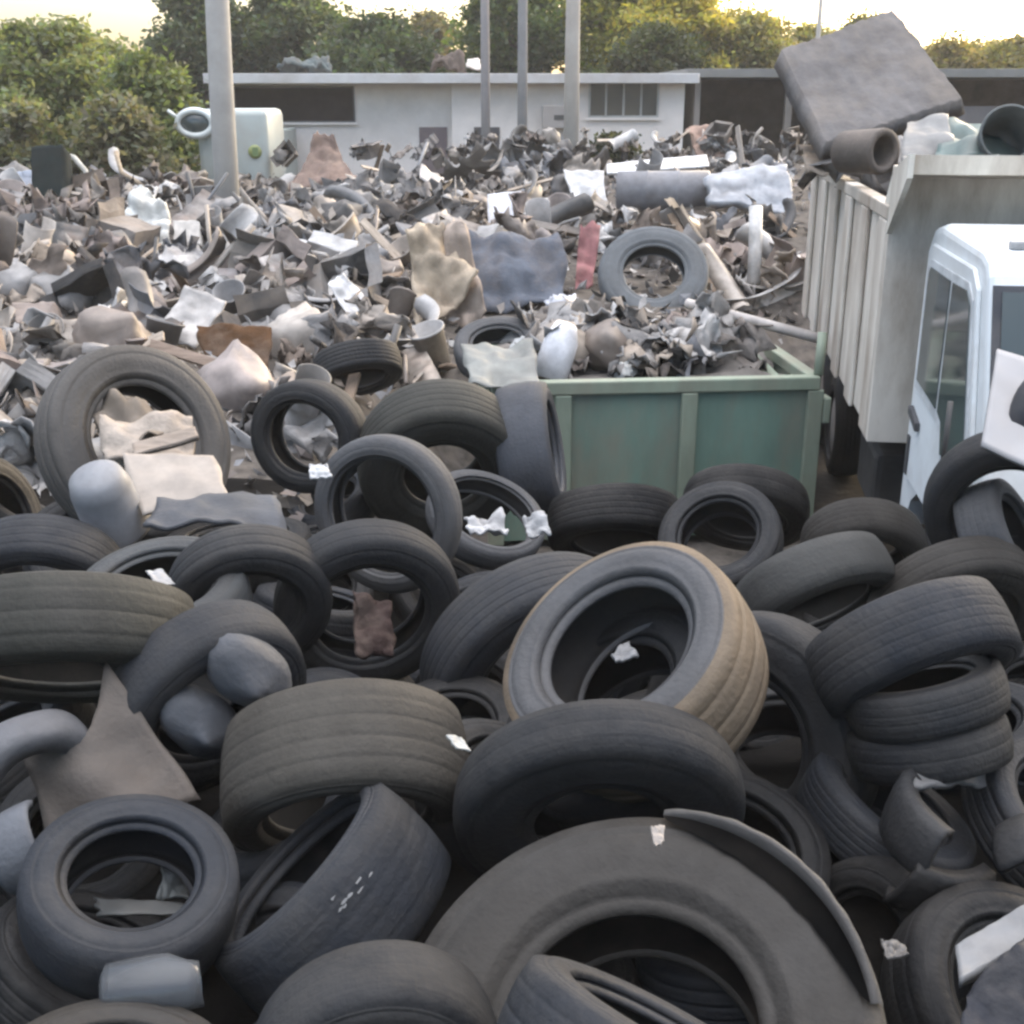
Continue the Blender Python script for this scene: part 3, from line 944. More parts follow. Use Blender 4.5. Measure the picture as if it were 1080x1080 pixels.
# load in the bed: mound of rubbish plus big pieces
lv, lf = sheet_data(BW - .25, BL - .3, 26, 40, .25, 5, 0, .02, 5)
lo = from_data('load', [Vector((p.x, p.y, p.z * .9 + .25 * math.cos(p.x * 1.2) - .05 * 0)) for p in lv], lf, 'soil', None, (.12, .11, .1))
lo.matrix_world = Matrix.Translation(T(BW / 2, BL / 2, 2.4)) @ pw
lo['kind'] = 'stuff'
tag(lo, 'heap of loose mixed rubbish filling the dump bed', 'rubbish')
slab = outline_panel('quilted_slab', 'big grey stained mat standing tilted on the dump truck load', 'mat',
                     [(820, 62), (942, 18), (1016, 112), (868, 160)], [10.2, 10.6, 9.6, 9.3], .16, 'mat', (.12, .113, .11), .006, .012, 0, 1)
v, f = lathe_data([(.0, -.2), (.12, -.2), (.15, -.19), (.16, .17), (.155, .19), (.115, .19), (.105, .17), (.105, -.15), (0, -.15)], 28)
o = from_data('rubber_roll', v, f, 'sidewall', None, (.12, .1, .085))
o.matrix_world = Matrix.Translation(at_depth(912, 160, 8.6)) @ frame_from_axis(Vector((.5, -.85, .05))).to_4x4()
tag(o, 'hollow grey roll lying under the tilted mat on the bed edge', 'roll')
outline_panel('plastic_cover', 'teal green curved plastic cover on the load behind the headboard', 'plastic cover', [(1000, 128), (1090, 122), (1095, 170), (985, 165)], [9.2, 9.2, 8.4, 8.4], .02, 'plastic', (.06, .095, .088), .07)
lathe_obj('bin', 'dark plastic bin half sunk in the load behind the headboard', 'bin', [(0, -.2), (.16, -.2), (.2, .2), (.18, .2), (.15, -.17), (0, -.17)], at_depth(1058, 148, 8.5), (-.2, -1, .3), 'plastic', (.06, .07, .07))
outline_panel('crumpled_sheet', 'brown crumpled sheet on the dump load left of the tilted mat', 'sheet', [(842, 150), (880, 140), (900, 172), (850, 178)], [10.2, 10.3, 9.3, 9.4], .015, 'cloth', (.2, .17, .14), .06)
outline_panel('crumpled_sheet', 'pale crumpled sheet on the dump load right of the hollow roll', 'sheet', [(955, 140), (1000, 132), (1010, 165), (950, 168)], [9.2, 9.2, 8.4, 8.4], .015, 'plastic', (.14, .14, .135), .07)

# ------------------------------------------------------------------ buildings
def at32(px, py, Y=32):
    p = at_y(px, py, Y)
    return p


hs = empty('house', (0, 32, 0))
xa, xb, xm = at32(238, 100).x, at32(722, 100).x, at32(476, 100).x
ztop = at32(400, 84).z
WALL = (.84, .77, .71)
wl = B('wall', (xa, xm, .35, 8, 0, ztop), 'plaster', hs, WALL)
B('wall', (xm + .003, xb, 0, 8, 0, ztop), 'plaster', hs, WALL)
r0 = at32(400, 74).z
B('roof', (xa - .4, xb + .25, -.45, 8.4, ztop + .004, ztop + .09), 'concrete', hs, (.3, .29, .28), .01)
B('fascia', (xa - .42, xb + .27, -.5, -.453, ztop - .09, ztop + .14), 'paint', hs, (.55, .54, .53), .01)
B('fascia', (xb + .255, xb + .3, -.45, 8.4, ztop - .09, ztop + .14), 'paint', hs, (.55, .54, .53), .01)


def window(parent, px0, py0, px1, py1, Y, mull, frame=.05, glass='houseglass', fcol=(.4, .4, .38), yo=0):
    a, b = at32(px0, py0, Y), at32(px1, py1, Y)
    x0, x1, zt, zb = a.x, b.x, a.z, b.z
    y = yo
    bm = bmesh.new()
    box(bm, x0, x0 + frame, y - .05, y - .003, zb, zt); box(bm, x1 - frame, x1, y - .05, y - .003, zb, zt)
    box(bm, x0 + frame, x1 - frame, y - .05, y - .003, zt - frame, zt); box(bm, x0 + frame, x1 - frame, y - .05, y - .003, zb, zb + frame)
    for m in range(1, mull):
        xm_ = x0 + (x1 - x0) * m / mull
        box(bm, xm_ - .025, xm_ + .025, y - .045, y - .003, zb + frame, zt - frame)
    fr = from_bm('window', bm, 'paint', parent, fcol)
    B('pane', (x0 + frame, x1 - frame, y - .022, y - .008, zb + frame, zt - frame), glass, fr, (.035, .028, .026))
    B('sill', (x0 - .06, x1 + .06, y - .1, y - .052, zb - .06, zb), 'plaster', fr, WALL)
    return fr


window(hs, 246, 91, 375, 129, 32.35, 1, .04, 'dark', (.1, .09, .09), .35)
window(hs, 621, 86, 694, 124, 32, 4, .05)
# low doors and hatches
a, b = at32(442, 134, 32.35), at32(472, 164, 32.35)
dr = B('door', (a.x, b.x, .31, .347, 0, a.z), 'paint', hs, (.16, .12, .13), .005)
a, b = at32(500, 134), at32(527, 162)
B('door', (a.x, b.x, -.045, -.003, 0, a.z), 'paint', hs, (.07, .065, .07), .005)
nb = B('notice', (a.x + .18, b.x - .18, -.055, -.046, a.z - .5, a.z - .15), 'paint', hs, (.5, .5, .5))
a = at32(588, 122)
ac = B('air_conditioner', (a.x - .4, a.x + .3, -.35, -.003, a.z - .3, a.z + .25), 'paint', hs, (.36, .33, .31), .02)
B('vent', (a.x - .1, a.x + .2, -.36, -.352, a.z - .1, a.z + .02), 'plastic', ac, (.06, .06, .06))
tag(hs, 'long low white house with flat roof behind the rubbish heap', 'house')
# things lying on the roof
pr = at_y(500, 70, 33)
outline_panel('scrap', 'pale scrap lying on the white house roof edge near a thin pole', 'scrap', [(493, 62), (506, 62), (507, 73), (492, 73)], [34.2, 34.2, 33.8, 33.8], .05, 'plastic', (.5, .45, .4), .05)
outline_panel('tarpaulin', 'dark bundled tarpaulin lying on the white house roof', 'tarpaulin', [(300, 64), (345, 62), (350, 74), (292, 74)], [35.5, 35.5, 34.8, 34.8], .1, 'cloth', (.1, .12, .12), .25)
outline_panel('tarpaulin', 'brown bundled tarpaulin on the white house roof left of the pale scrap', 'tarpaulin', [(458, 62), (488, 62), (492, 73), (455, 73)], [34.8, 34.8, 34.2, 34.2], .1, 'cloth', (.1, .08, .07), .2)

sd = empty('open_shed', (0, 34, 0))
x0, x1 = at32(733, 100, 34).x, at32(1250, 100, 34).x
zr = at32(800, 82, 34).z
B('roof', (x0 - .3, x1, -.4, 6, zr + .005, zr + .22), 'concrete', sd, (.2, .2, .19), .01)
B('back_wall', (x0, x1, 5.6, 5.8, 0, zr), 'dark', sd, (.09, .07, .06))
B('side_wall', (x0, x0 + .15, .0, 5.59, 0, zr), 'plaster', sd, (.3, .28, .26))
for px in (726, 832, 990, 1110):
    xx = at32(px, 100, 34).x
    if px > 730:
        B('post', (xx - .09, xx + .09, -.1, .08, 0, zr), 'concrete', sd, (.2, .18, .16))
zz = at32(800, 128, 34).z
B('low_wall', (at32(985, 100, 34).x, x1, .1, .25, 0, at32(1000, 112, 34).z), 'plaster', sd, (.16, .15, .15))
tag(sd, 'open-fronted dark shed with grey flat roof beside the white house', 'shed')

# ------------------------------------------------------------------ poles
def pole(label, px, w, Y, col, lean=0):
    g = heap(at_y(px, 190, Y).x, Y)
    x = at_y(px, 100, Y).x
    rad = w * Y / FPX / 2 / 1.0
    pts = [(x, Y, -.2), (x + lean * .3, Y, 3.5), (x + lean, Y, 9)]
    v, f = tube_data(pts, [rad * 1.05, rad, rad * .8], 20)
    o = from_data('pole', v, f, 'concrete', None, col)
    tag(o, label, 'pole', 'poles standing before the house')
    return o


pole('thick pale concrete pole beside the white truck cab', 229, 24, 20, (.36, .35, .33), .25)
pole('thinnest dark pole before the white house', 512, 9, 29, (.22, .21, .21))
pole('slim grey pole just right of the thinnest dark one', 551, 10, 29, (.2, .2, .2))
pole('mid-thick pale pole left of the house window', 603, 15, 29.5, (.33, .31, .28))
pole('distant slender pole above the shed roof among trees', 858, 5, 42, (.35, .33, .3))

# ------------------------------------------------------------------ white truck cab behind the thick pole
vc = empty('parked_truck', (0, 26, 0))
a = at32(205, 116, 26); b = at32(286, 190, 26)
bm = bmesh.new(); box(bm, a.x, b.x, 0, 1.9, .9, a.z + .02, .14)
body = from_bm('cab', bm, 'paint', vc, (.34, .375, .355), True)
bm = bmesh.new(); box(bm, a.x + .3, b.x - .45, 1.9, 6, .8, a.z - .5, .04)
from_bm('cargo_box', bm, 'paint', vc, (.3, .34, .32))
def ring(name, cx, cz, rx, rz, t, y, mat, parent, col):
    pts = [(cx + rx * math.cos(k * .2618), y, cz + rz * math.sin(k * .2618)) for k in range(25)]
    v, f = tube_data(pts, t, 8, False)
    return from_data(name, v, f, mat, parent, col)
m0 = at32(206, 130, 25.9)
mir = ring('mirror', m0.x, m0.z, .36, .25, .07, -.12, 'paint', vc, (.6, .64, .62))
v, f = lathe_data([(0, .02), (1, .02), (1, -.02), (0, -.02)], 24)
o = from_data('mirror_glass', [Vector((m0.x + p.x * .34, -.12 + p.z, m0.z + p.y * .24)) for p in v], f, 'glass', mir)
v, f = tube_data([(m0.x - .35, -.12, m0.z + .1), (m0.x - .55, -.1, m0.z + .25)], .04, 8)
from_data('mirror_bracket', v, f, 'paint', mir, (.5, .54, .52))
e0 = at32(269, 160, 26)
v, f = lathe_data([(0, -.02), (.14, -.02), (.14, .005), (0, .005)], 20)
o = from_data('emblem', [Vector((e0.x + p.x, p.z, e0.z + p.y)) for p in v], f, 'paint', vc, (.24, .27, .1))
o = B('emblem_bar', (e0.x - .05, e0.x + .07, -.03, -.0205, e0.z - .09, e0.z + .09), 'paint', o, (.14, .2, .08))
for yv in (.8, 4.6):
    for xv in (a.x + .15, b.x - .15):
        v, f = lathe_data([(0, -.12), (.3, -.12), (.44, -.1), (.46, 0), (.44, .1), (.3, .12), (0, .12)], 24)
        from_data('wheel', [Vector((xv + p.z, yv + p.x, .46 + p.y)) for p in v], f, 'sidewall', vc, BLACK)
tag(vc, 'white truck with round mirror and yellow-green emblem behind the thick pole', 'truck')

# ------------------------------------------------------------------ trees
def tree(label, cat, px, top, wpx, Y, col, dens=1.0, base=0, squat=False, group='trees behind the yard', leaf=.2, trunk_h=.35, nblob=None, seed=0, name='tree'):
    rr = random.Random(seed + int(px) + int(Y * 10))
    c = at_y(px, top, Y)
    hgt = c.z
    w = wpx * Y / 1333 / 2
    t = empty(name, (c.x, Y, 0))
    cz0 = hgt * (trunk_h if not squat else .05)
    blobs = []
    nb = nblob or int(34 + w * 16)
    for i in range(nb):
        a = rr.random() * 6.283
        zf = rr.random() ** .8
        z = cz0 + (hgt - cz0) * (.08 + .84 * zf)
        env = math.sin(math.pi * (.12 + .8 * zf) ** .9) if not squat else math.cos(zf * 1.35)
        rad = w * env * (rr.random() ** .5) * .85
        s = min(w, 2.2) * rr.uniform(.22, .5) * (1 - .3 * zf)
        blobs.append((Vector((rad * math.cos(a), rad * math.sin(a), z)), s, rr.uniform(.55, 1.25)))
    # trunk and limbs
    tv, tf = tube_data([(0, 0, -.1), (rr.uniform(-.1, .1), rr.uniform(-.1, .1), cz0 * .6 + .1), (rr.uniform(-.2, .2), rr.uniform(-.2, .2), cz0 + .3 * (hgt - cz0)), (rr.uniform(-.3, .3), 0, cz0 + .75 * (hgt - cz0))], [w * .09 + .05, w * .075 + .03, w * .05 + .02, .02], 10)
    for p, s, _ in blobs[::2]:
        k = len(tv)
        st = Vector((0, 0, min(p.z - .1, cz0 * .7 + .4 * p.z * .4)))
        v2, f2 = tube_data([st, st.lerp(p, .55) + Vector((0, 0, .15)), p], [w * .035 + .015, w * .02 + .01, .01], 6)
        tv += v2; tf += [tuple(i + k for i in q) for q in f2]
    from_data('trunk', tv, tf, 'bark', t, (.1, .08, .06))
    v, f, cols = [], [], []
    n = int(11000 * dens * (1 + w * .25))
    for i in range(n):
        p, s, cv = blobs[rr.randrange(len(blobs))]
        q = Vector((rr.gauss(0, .5), rr.gauss(0, .5), rr.gauss(0, .45))) * s
        q.z *= .8
        o = p + q
        if o.z < .05:
            continue
        L = leaf * rr.uniform(.6, 1.3)
        a = Vector((rr.gauss(0, 1), rr.gauss(0, 1), rr.gauss(0, .7))).normalized()
        b = a.cross(Vector((rr.gauss(0, 1), rr.gauss(0, 1), rr.gauss(0, 1)))).normalized()
        k = len(v)
        v += [o - a * L * .6, o + b * L * .3 + a * .05 * L, o + a * L * .6, o - b * L * .3 + a * .05 * L]
        f.append((k, k + 1, k + 2, k + 3))
        cc = cv * rr.uniform(.75, 1.25)
        cols.append((cc * rr.uniform(.85, 1.2), cc, cc * rr.uniform(.8, 1.1), 1))
    cr = from_data('crown', v, f, 'leaf', t, col, smooth=False)
    ca = cr.data.color_attributes.new('col', 'FLOAT_COLOR', 'CORNER')
    for i, cc in enumerate(cols):
        for k in range(4):
            ca.data[i * 4 + k].color = cc
    tag(t, label, cat, group)


DG, MG, YG, OG, GG = (.075, .1, .055), (.15, .175, .08), (.32, .29, .07), (.2, .19, .075), (.16, .165, .11)
tree('bright green bushy tree at the far left edge', 'tree', 42, 18, 210, 31, MG, 1.6, leaf=.17, trunk_h=.15)
tree('broad green bush in front of the dark trees, left of the thick pole', 'bush', 150, 50, 170, 29, (.12, .15, .065), 1.5, squat=True, leaf=.16, name='bush', group='bushes at the left')
tree('dull grey-green bush standing low at the left edge', 'bush', 20, 105, 130, 25, GG, 1.3, squat=True, leaf=.15, name='bush', group='bushes at the left')
tree('dull olive bush low beside the parked white truck', 'bush', 125, 98, 150, 25.5, (.13, .13, .085), 1.4, squat=True, leaf=.15, name='bush', group='bushes at the left')
tree('dark tree rising right behind the thick concrete pole', 'tree', 205, -32, 130, 45, DG, 1.4, leaf=.2)
tree('dark tree above the strip window of the white house', 'tree', 300, -30, 150, 46, DG, 1.5, leaf=.2)
tree('low dark-green tree behind the white house roof, left of the thin poles', 'tree', 392, 14, 200, 44, (.065, .09, .05), 1.6, leaf=.19, trunk_h=.2)
tree('pale sparse tree showing at the sky gap left of the thin poles', 'tree', 455, 10, 90, 52, (.13, .12, .07), .5, leaf=.2)
tree('dark green tree between the two thin poles', 'tree', 540, -45, 120, 46, (.06, .09, .03), 1.5, leaf=.2)
tree('yellow-green tree right of the mid-thick pole', 'tree', 640, -40, 150, 47, (.16, .17, .035), 1.5, leaf=.21)
tree('brightest yellow tree behind the house window', 'tree', 715, -28, 140, 45, YG, 1.5, leaf=.21)
tree('dark olive tree low behind the house right end', 'tree', 690, 25, 170, 43, (.06, .075, .03), 1.3, leaf=.19, trunk_h=.2)
tree('olive yellow tree thinning out above the shed', 'tree', 785, 5, 150, 46, OG, 1.4, leaf=.2)
tree('round olive tree by the distant slender pole', 'tree', 855, 22, 150, 50, OG, 1.3, leaf=.2, trunk_h=.2)
tree('olive tree partly hidden behind the tilted mat', 'tree', 920, 14, 130, 52, (.13, .13, .06), 1.0, leaf=.2, trunk_h=.2)
tree('small yellowish tree just right of the tilted mat', 'tree', 1000, 38, 110, 50, (.2, .17, .07), 1, leaf=.2, trunk_h=.2)
tree('small yellowish tree at the far right edge', 'tree', 1070, 36, 120, 50, (.21, .19, .07), 1, leaf=.2, trunk_h=.2)
tree('green bush filling the gap between the left bushes and the dark trees', 'tree', 100, 40, 150, 36, (.13, .155, .075), 1.5, leaf=.17, trunk_h=.12)
tree('dark tree seen low above the parked white truck', 'tree', 235, 20, 130, 50, DG, 1.2, leaf=.2, trunk_h=.15)
tree('olive tree low above the shed, left of the tilted mat', 'tree', 770, 30, 130, 49, (.16, .155, .065), 1.2, leaf=.2, trunk_h=.12)
tree('dull olive tree low between the small yellowish trees', 'tree', 1035, 46, 110, 54, (.17, .155, .075), 1, leaf=.2, trunk_h=.12)
tree('grey-green shrub growing on the heap before the house window', 'bush', 650, 140, 100, 28, (.06, .07, .045), .9, squat=True, leaf=.14, name='bush', group=None)

# ------------------------------------------------------------------ rubbish heap: named pieces
HG = None


def on_heap(px, py, lift=.0):
    p = hit(px, py)
    return p + Vector((0, 0, lift)), (p - CAM).dot(FWD)


def hpanel(name, label, cat, pix, lean, thick, mat, color, amp=.03):
    """corner pixels; the lower edge rests on the heap, the upper edge leans back by `lean` metres"""
    cx = sum(p[0] for p in pix) / 4; by = max(p[1] for p in pix)
    p, d = on_heap(cx, by)
    ds = []
    ymin, ymax = min(q[1] for q in pix), max(q[1] for q in pix)
    for q in pix:
        ds.append(d + lean * (ymax - q[1]) / max(1, ymax - ymin) - .1)
    return outline_panel(name, label, cat, pix, ds, thick, mat, color, amp)


hpanel('tarpaulin', 'brown tarpaulin pitched like a tent before the white house wall', 'tarpaulin', [(305, 205), (335, 140), (352, 143), (380, 195)], .8, .03, 'cloth', (.17, .125, .105), .12)
hpanel('plastic_sheet', 'white torn plastic sheet hanging upright left of the tan cloth', 'plastic sheet', [(346, 300), (362, 288), (390, 318), (384, 362)], .1, .01, 'plastic', (.62, .6, .58), .03)
wb = hpanel('carton', 'small white carton on the heap below the slim grey pole', 'carton', [(514, 208), (550, 204), (553, 236), (515, 240)], .1, .2, 'card', (.66, .66, .68), .005)
hpanel('rag', 'white rag lying flat beside the rubbish tyre', 'rag', [(512, 272), (555, 266), (566, 290), (525, 298)], .35, .03, 'cloth', (.65, .66, .7), .05)
hpanel('bin_bag', 'black bin bag under the mid-thick pale pole', 'bag', [(575, 214), (588, 190), (622, 192), (638, 212)], .3, .12, 'plastic', (.015, .015, .017), .1)
dk = hpanel('tarpaulin', 'dark grey tarpaulin stretched under the white rag', 'tarpaulin', [(490, 250), (590, 250), (600, 325), (500, 330)], .6, .02, 'cloth', (.085, .095, .115), .08)
hpanel('cloth', 'tan crumpled cloth draped upright in the middle of the heap', 'cloth', [(430, 255), (465, 235), (500, 300), (440, 350)], .5, .03, 'cloth', (.35, .29, .22), .16)
hpanel('cloth', 'tan hanging cloth end just right of the crumpled tan cloth', 'cloth', [(470, 250), (490, 245), (512, 330), (470, 345)], .4, .03, 'cloth', (.3, .25, .21), .14)
hpanel('board', 'long white board lying over the grey drum', 'board', [(640, 174), (745, 164), (748, 176), (640, 184)], .4, .05, 'plastic', (.62, .61, .6), .005)
hpanel('bumper', 'smooth light grey car bumper lying right of the drum', 'bumper', [(745, 190), (830, 178), (840, 226), (745, 215)], .5, .14, 'plastic', (.3, .31, .33), .06)
hpanel('plastic_sheet', 'white plastic sheet propped at the drum end', 'plastic sheet', [(595, 178), (636, 182), (640, 215), (605, 218)], .3, .02, 'plastic', (.5, .49, .48), .04)
hpanel('plastic_sheet', 'white plastic bag standing on the heap left of the thick pole', 'bag', [(120, 240), (150, 195), (175, 215), (178, 262)], .3, .08, 'plastic', (.55, .55, .52), .12)
hpanel('carton', 'small cream carton right of the standing white bag', 'carton', [(184, 236), (212, 236), (214, 262), (186, 260)], .1, .2, 'card', (.5, .47, .43), .01)
hpanel('plastic_sheet', 'pale grey sheet leaning above the brown plank', 'plastic sheet', [(195, 300), (238, 315), (205, 368), (165, 355)], .3, .02, 'plastic', (.36, .34, .32), .04)
hpanel('plank', 'cream plank lying level at the left edge of the heap', 'plank', [(-20, 310), (80, 312), (80, 320), (-20, 322)], .2, .04, 'wood', (.45, .36, .29), .004)
hpanel('sack', 'beige full sack behind the cream plank', 'sack', [(25, 305), (40, 262), (75, 265), (85, 308)], .3, .22, 'cloth', (.34, .28, .22), .1)
hpanel('carton', 'beige carton under the end of the cream plank', 'carton', [(18, 326), (60, 322), (60, 346), (20, 348)], .1, .2, 'card', (.3, .25, .22), .01)
hpanel('plank', 'brown wooden plank slanting down from the top of the large pale tyre', 'plank', [(160, 358), (300, 402), (296, 412), (158, 368)], .1, .05, 'wood', (.25, .19, .15), .004)
hpanel('board', 'brown broken board hanging under the slanting plank', 'board', [(195, 372), (270, 392), (262, 412), (225, 405)], .1, .03, 'wood', (.17, .125, .1), .01)
hpanel('sheet', 'dark rust-brown sheet behind the slanting plank', 'sheet', [(205, 345), (285, 345), (285, 388), (215, 375)], .3, .02, 'cloth', (.06, .032, .016), .04)
hpanel('bin', 'dark upright bin among the bushes at the left', 'bin', [(38, 160), (70, 158), (74, 222), (40, 222)], .1, .4, 'dark', (.012, .018, .018), .01)
hpanel('carton', 'pale blue carton at the left end beside the dark bin', 'carton', [(8, 190), (38, 186), (40, 205), (10, 208)], .2, .3, 'card', (.22, .25, .3), .02)
hpanel('cloth', 'pinkish brown cloth on the far right of the heap', 'cloth', [(725, 130), (765, 128), (772, 165), (735, 168)], .4, .05, 'cloth', (.35, .24, .19), .12)
hpanel('cloth', 'red cloth strip hanging beside the rubbish tyre', 'cloth', [(612, 240), (632, 240), (625, 300), (606, 305)], .3, .02, 'cloth', (.25, .12, .12), .06)
# drum lying on its side
p, d = on_heap(700, 222)
v, f = lathe_data([(0, -.75), (.3, -.75), (.33, -.73), (.33, -.27), (.345, -.25), (.33, -.23), (.33, .23), (.345, .25), (.33, .27), (.33, .73), (.3, .75), (0, .75)], 28)
o = from_data('drum', v, f, 'plastic', None, (.14, .14, .15))
o.matrix_world = Matrix.Translation(p + Vector((0, .2, .28))) @ frame_from_axis(Vector((1, -.15, .02))).to_4x4()
tag(o, 'grey drum lying on its side under the long white board', 'drum')


def bent(name, label, cat, pix, lift, rad, mat, color, dadd=0):
    pts = []
    for i, (x, y) in enumerate(pix):
        p, d = on_heap(x, y)
        pts.append((x, y))
    p, d = on_heap(*pix[-1])
    q = [at_depth(x, y, d - .15 + dadd * i) for i, (x, y) in enumerate(pix)]
    c = q[-1].copy()
    v, f = tube_data([a - c for a in q], rad, 10)
    o = from_data(name, v, f, mat, None, color)
    o.location = c
    tag(o, label, cat)
    return o


bent('hose', 'pale bent hose arching out of the heap by the dark bin', 'hose', [(66, 163), (78, 166), (90, 180), (100, 203)], 0, .05, 'plastic', (.4, .38, .33))
bent('branch', 'dry pale branch forking up left of the thick pole', 'branch', [(122, 160), (128, 182), (145, 192), (162, 205)], 0, .04, 'wood', (.35, .28, .2))
bent('pipe', 'white upright pipe standing before the dump bed rear', 'pipe', [(797, 218), (797, 250), (795, 300)], 0, .09, 'plastic', (.5, .49, .47))
q0, q1 = at_depth(725, 320, 10.9), at_depth(868, 358, 9.9)
v, f = tube_data([Vector(), (q1 - q0) * .5, q1 - q0], .045, 12)
o = from_data('pipe', v, f, 'plastic', None, (.45, .41, .38)); o.location = q0
tag(o, 'long pale pipe slanting across the back of the green skip', 'pipe')


def heap_tyre(label, px, py, A, ratio, phi, Rr, color, W=None, hole=.58):
    return tyre(label, px, py, A, ratio, phi, Rr, W, hole, color)


def tyre_on_heap(label, px, py, A, ratio, phi, color, W=.24, hole=.58):
    p, d = on_heap(px, py + A * .5)
    return tyre(label, px, py, A, ratio, phi, A * (d - .25) / FPX, W, hole, color)


tyre_on_heap('large grey tyre lying open on the rubbish heap behind the green skip', 690, 285, 58, .85, 80, (.1, .108, .115), .25, .55)
tyre('grey tyre lying flat on the rubbish at the left end of the skip', 524, 358, 46, .6, 95, .345, .2, .55, PALE)
tyre_on_heap('dark tyre half standing under the dark-holed tyre, behind the slanting plank', 380, 402, 48, .35, -80, GREY, .22)

# contents of the green skip
def skc(x, y, z):
    return Vector((c0.x, c0.y, 0)) + Matrix.Rotation(ang, 3, 'Z') @ Vector((x, y, z))


fv, ff = sheet_data(SW - .14, SD - .14, 20, 20, .12, 77, 0, .02, 5)
fo = from_data('rubbish', fv, ff, 'soil', None, (.13, .12, .11))
fo.matrix_world = Matrix.Translation(skc(-SW / 2, SD / 2, SH - .1)) @ Matrix.Rotation(ang, 4, 'Z')
fo['kind'] = 'stuff'
tag(fo, 'loose mixed rubbish filling the green skip', 'rubbish')
v, f = lathe_data([(.0, -.1), (.1, -.1), (.105, -.22), (.14, -.22), (.13, .1), (.085, .22), (.07, .23), (.07, .2), (.11, .09), (.1, -.1)], 24)
o = from_data('plastic_tube', v, f, 'plastic', None, (.6, .6, .62))
o.matrix_world = Matrix.Translation(at_depth(588, 372, 8.95)) @ frame_from_axis(Vector((.35, .35, 1))).to_4x4()
tag(o, 'white plastic funnel standing in the left part of the skip', 'funnel')


def blob_data(rx, ry, rz, seed, crumple=.25, sub=4):
    bm = bmesh.new()
    bmesh.ops.create_icosphere(bm, subdivisions=sub, radius=1)
    o = Vector((seed * 3.7, seed * 1.3, seed * .7))
    for w in bm.verts:
        p = w.co.copy()
        k = 1 + crumple * (noise.noise(p * 1.6 + o) + .7 * abs(noise.noise(p * 3.3 + o)) + .4 * noise.noise(p * 7 + o))
        if p.z > .5:
            t = (p.z - .5) * 1.4
            p.x *= 1 - t * .9; p.y *= 1 - t * .9; p.z += t * .25
        w.co = Vector((p.x * rx * k, p.y * ry * k, p.z * rz * k))
    v = [w.co.copy() for w in bm.verts]; f = [tuple(w.index for w in q.verts) for q in bm.faces]
    bm.free()
    return v, f


def bag(name, label, p, r, rot, mat, color, seed, group=None, cat='bag', sub=4):
    v, f = blob_data(*r, seed, .55, sub=sub)
    o = from_data(name, v, f, mat, None, color)
    o.matrix_world = Matrix.Translation(p) @ rot.to_4x4()
    if label:
        tag(o, label, cat, group)
    return o


RX = lambda: Matrix.Rotation(rnd.uniform(-1, 1), 3, 'X') @ Matrix.Rotation(rnd.uniform(-1, 1), 3, 'Y') @ Matrix.Rotation(rnd.uniform(0, 6.28), 3, 'Z')
for lab, x, y, r in (('upper of two plump grey sacks under the bluish leaning tyre', 262, 708, .125), ('lower of two plump grey sacks under the bluish leaning tyre', 212, 762, .115)):
    v, f = blob_data(r * 1.35, r * .85, r * .95, x * .01, .05)
    o = from_data('sack', v, f, 'sidewall', None, (.06, .064, .072))
    o.matrix_world = Matrix.Translation(at_depth(x, y, 3.85)) @ basis(x, y, -35, 20, 30).to_4x4()
    tag(o, lab, 'sack')
for i, (lab, x, y, r, c) in enumerate([
        ('pinkish brown stuffed bag in the skip beside the white funnel', 628, 368, .2, (.28, .17, .14)),
        ('tan bag behind the pinkish one in the skip', 650, 348, .19, (.32, .25, .2)),
        ('silvery crumpled bag in the middle of the skip', 672, 372, .2, (.36, .37, .38)),
        ('grey crumpled bag left of the flap in the skip', 705, 370, .19, (.27, .27, .29)),
        ('white crumpled bag behind the white funnel', 595, 328, .2, (.45, .46, .5)),
        ('grey-brown bag right beside the pale flap in the skip', 752, 372, .18, (.17, .155, .14)),
        ('small whitish bag at the front rim of the skip', 660, 390, .1, (.5, .5, .47)),
        ('dark bag at the back of the skip under the pale pipe', 735, 352, .17, (.06, .06, .065)),
        ('pale bag lying at the left end of the skip', 555, 375, .17, (.35, .35, .34))]):
    d = 9.0 + (392 - y) * .022
    bag('bag', lab, at_depth(x, y, d), (r * .8, r * .75, r * .55), RX(), 'plastic', c, i + 1, 'bags in the green skip')

# ------------------------------------------------------------------ rubbish heap: the many other pieces
PAL = [('grey', (0.185, 0.177, 0.169)), ('grey', (0.150, 0.147, 0.145)), ('pale grey', (0.282, 0.272, 0.262)), ('pale grey', (0.254, 0.245, 0.237)), ('brown', (0.141, 0.115, 0.096)), ('tan', (0.256, 0.219, 0.182)), ('beige', (0.288, 0.257, 0.225)),
       ('dark', (0.038, 0.037, 0.037)), ('dark', (0.060, 0.057, 0.055)), ('bluish grey', (0.130, 0.133, 0.141)), ('whitish', (0.388, 0.378, 0.367)), ('pinkish', (0.214, 0.179, 0.161)), ('grey-brown', (0.174, 0.157, 0.143)), ('grey-brown', (0.124, 0.114, 0.103))]


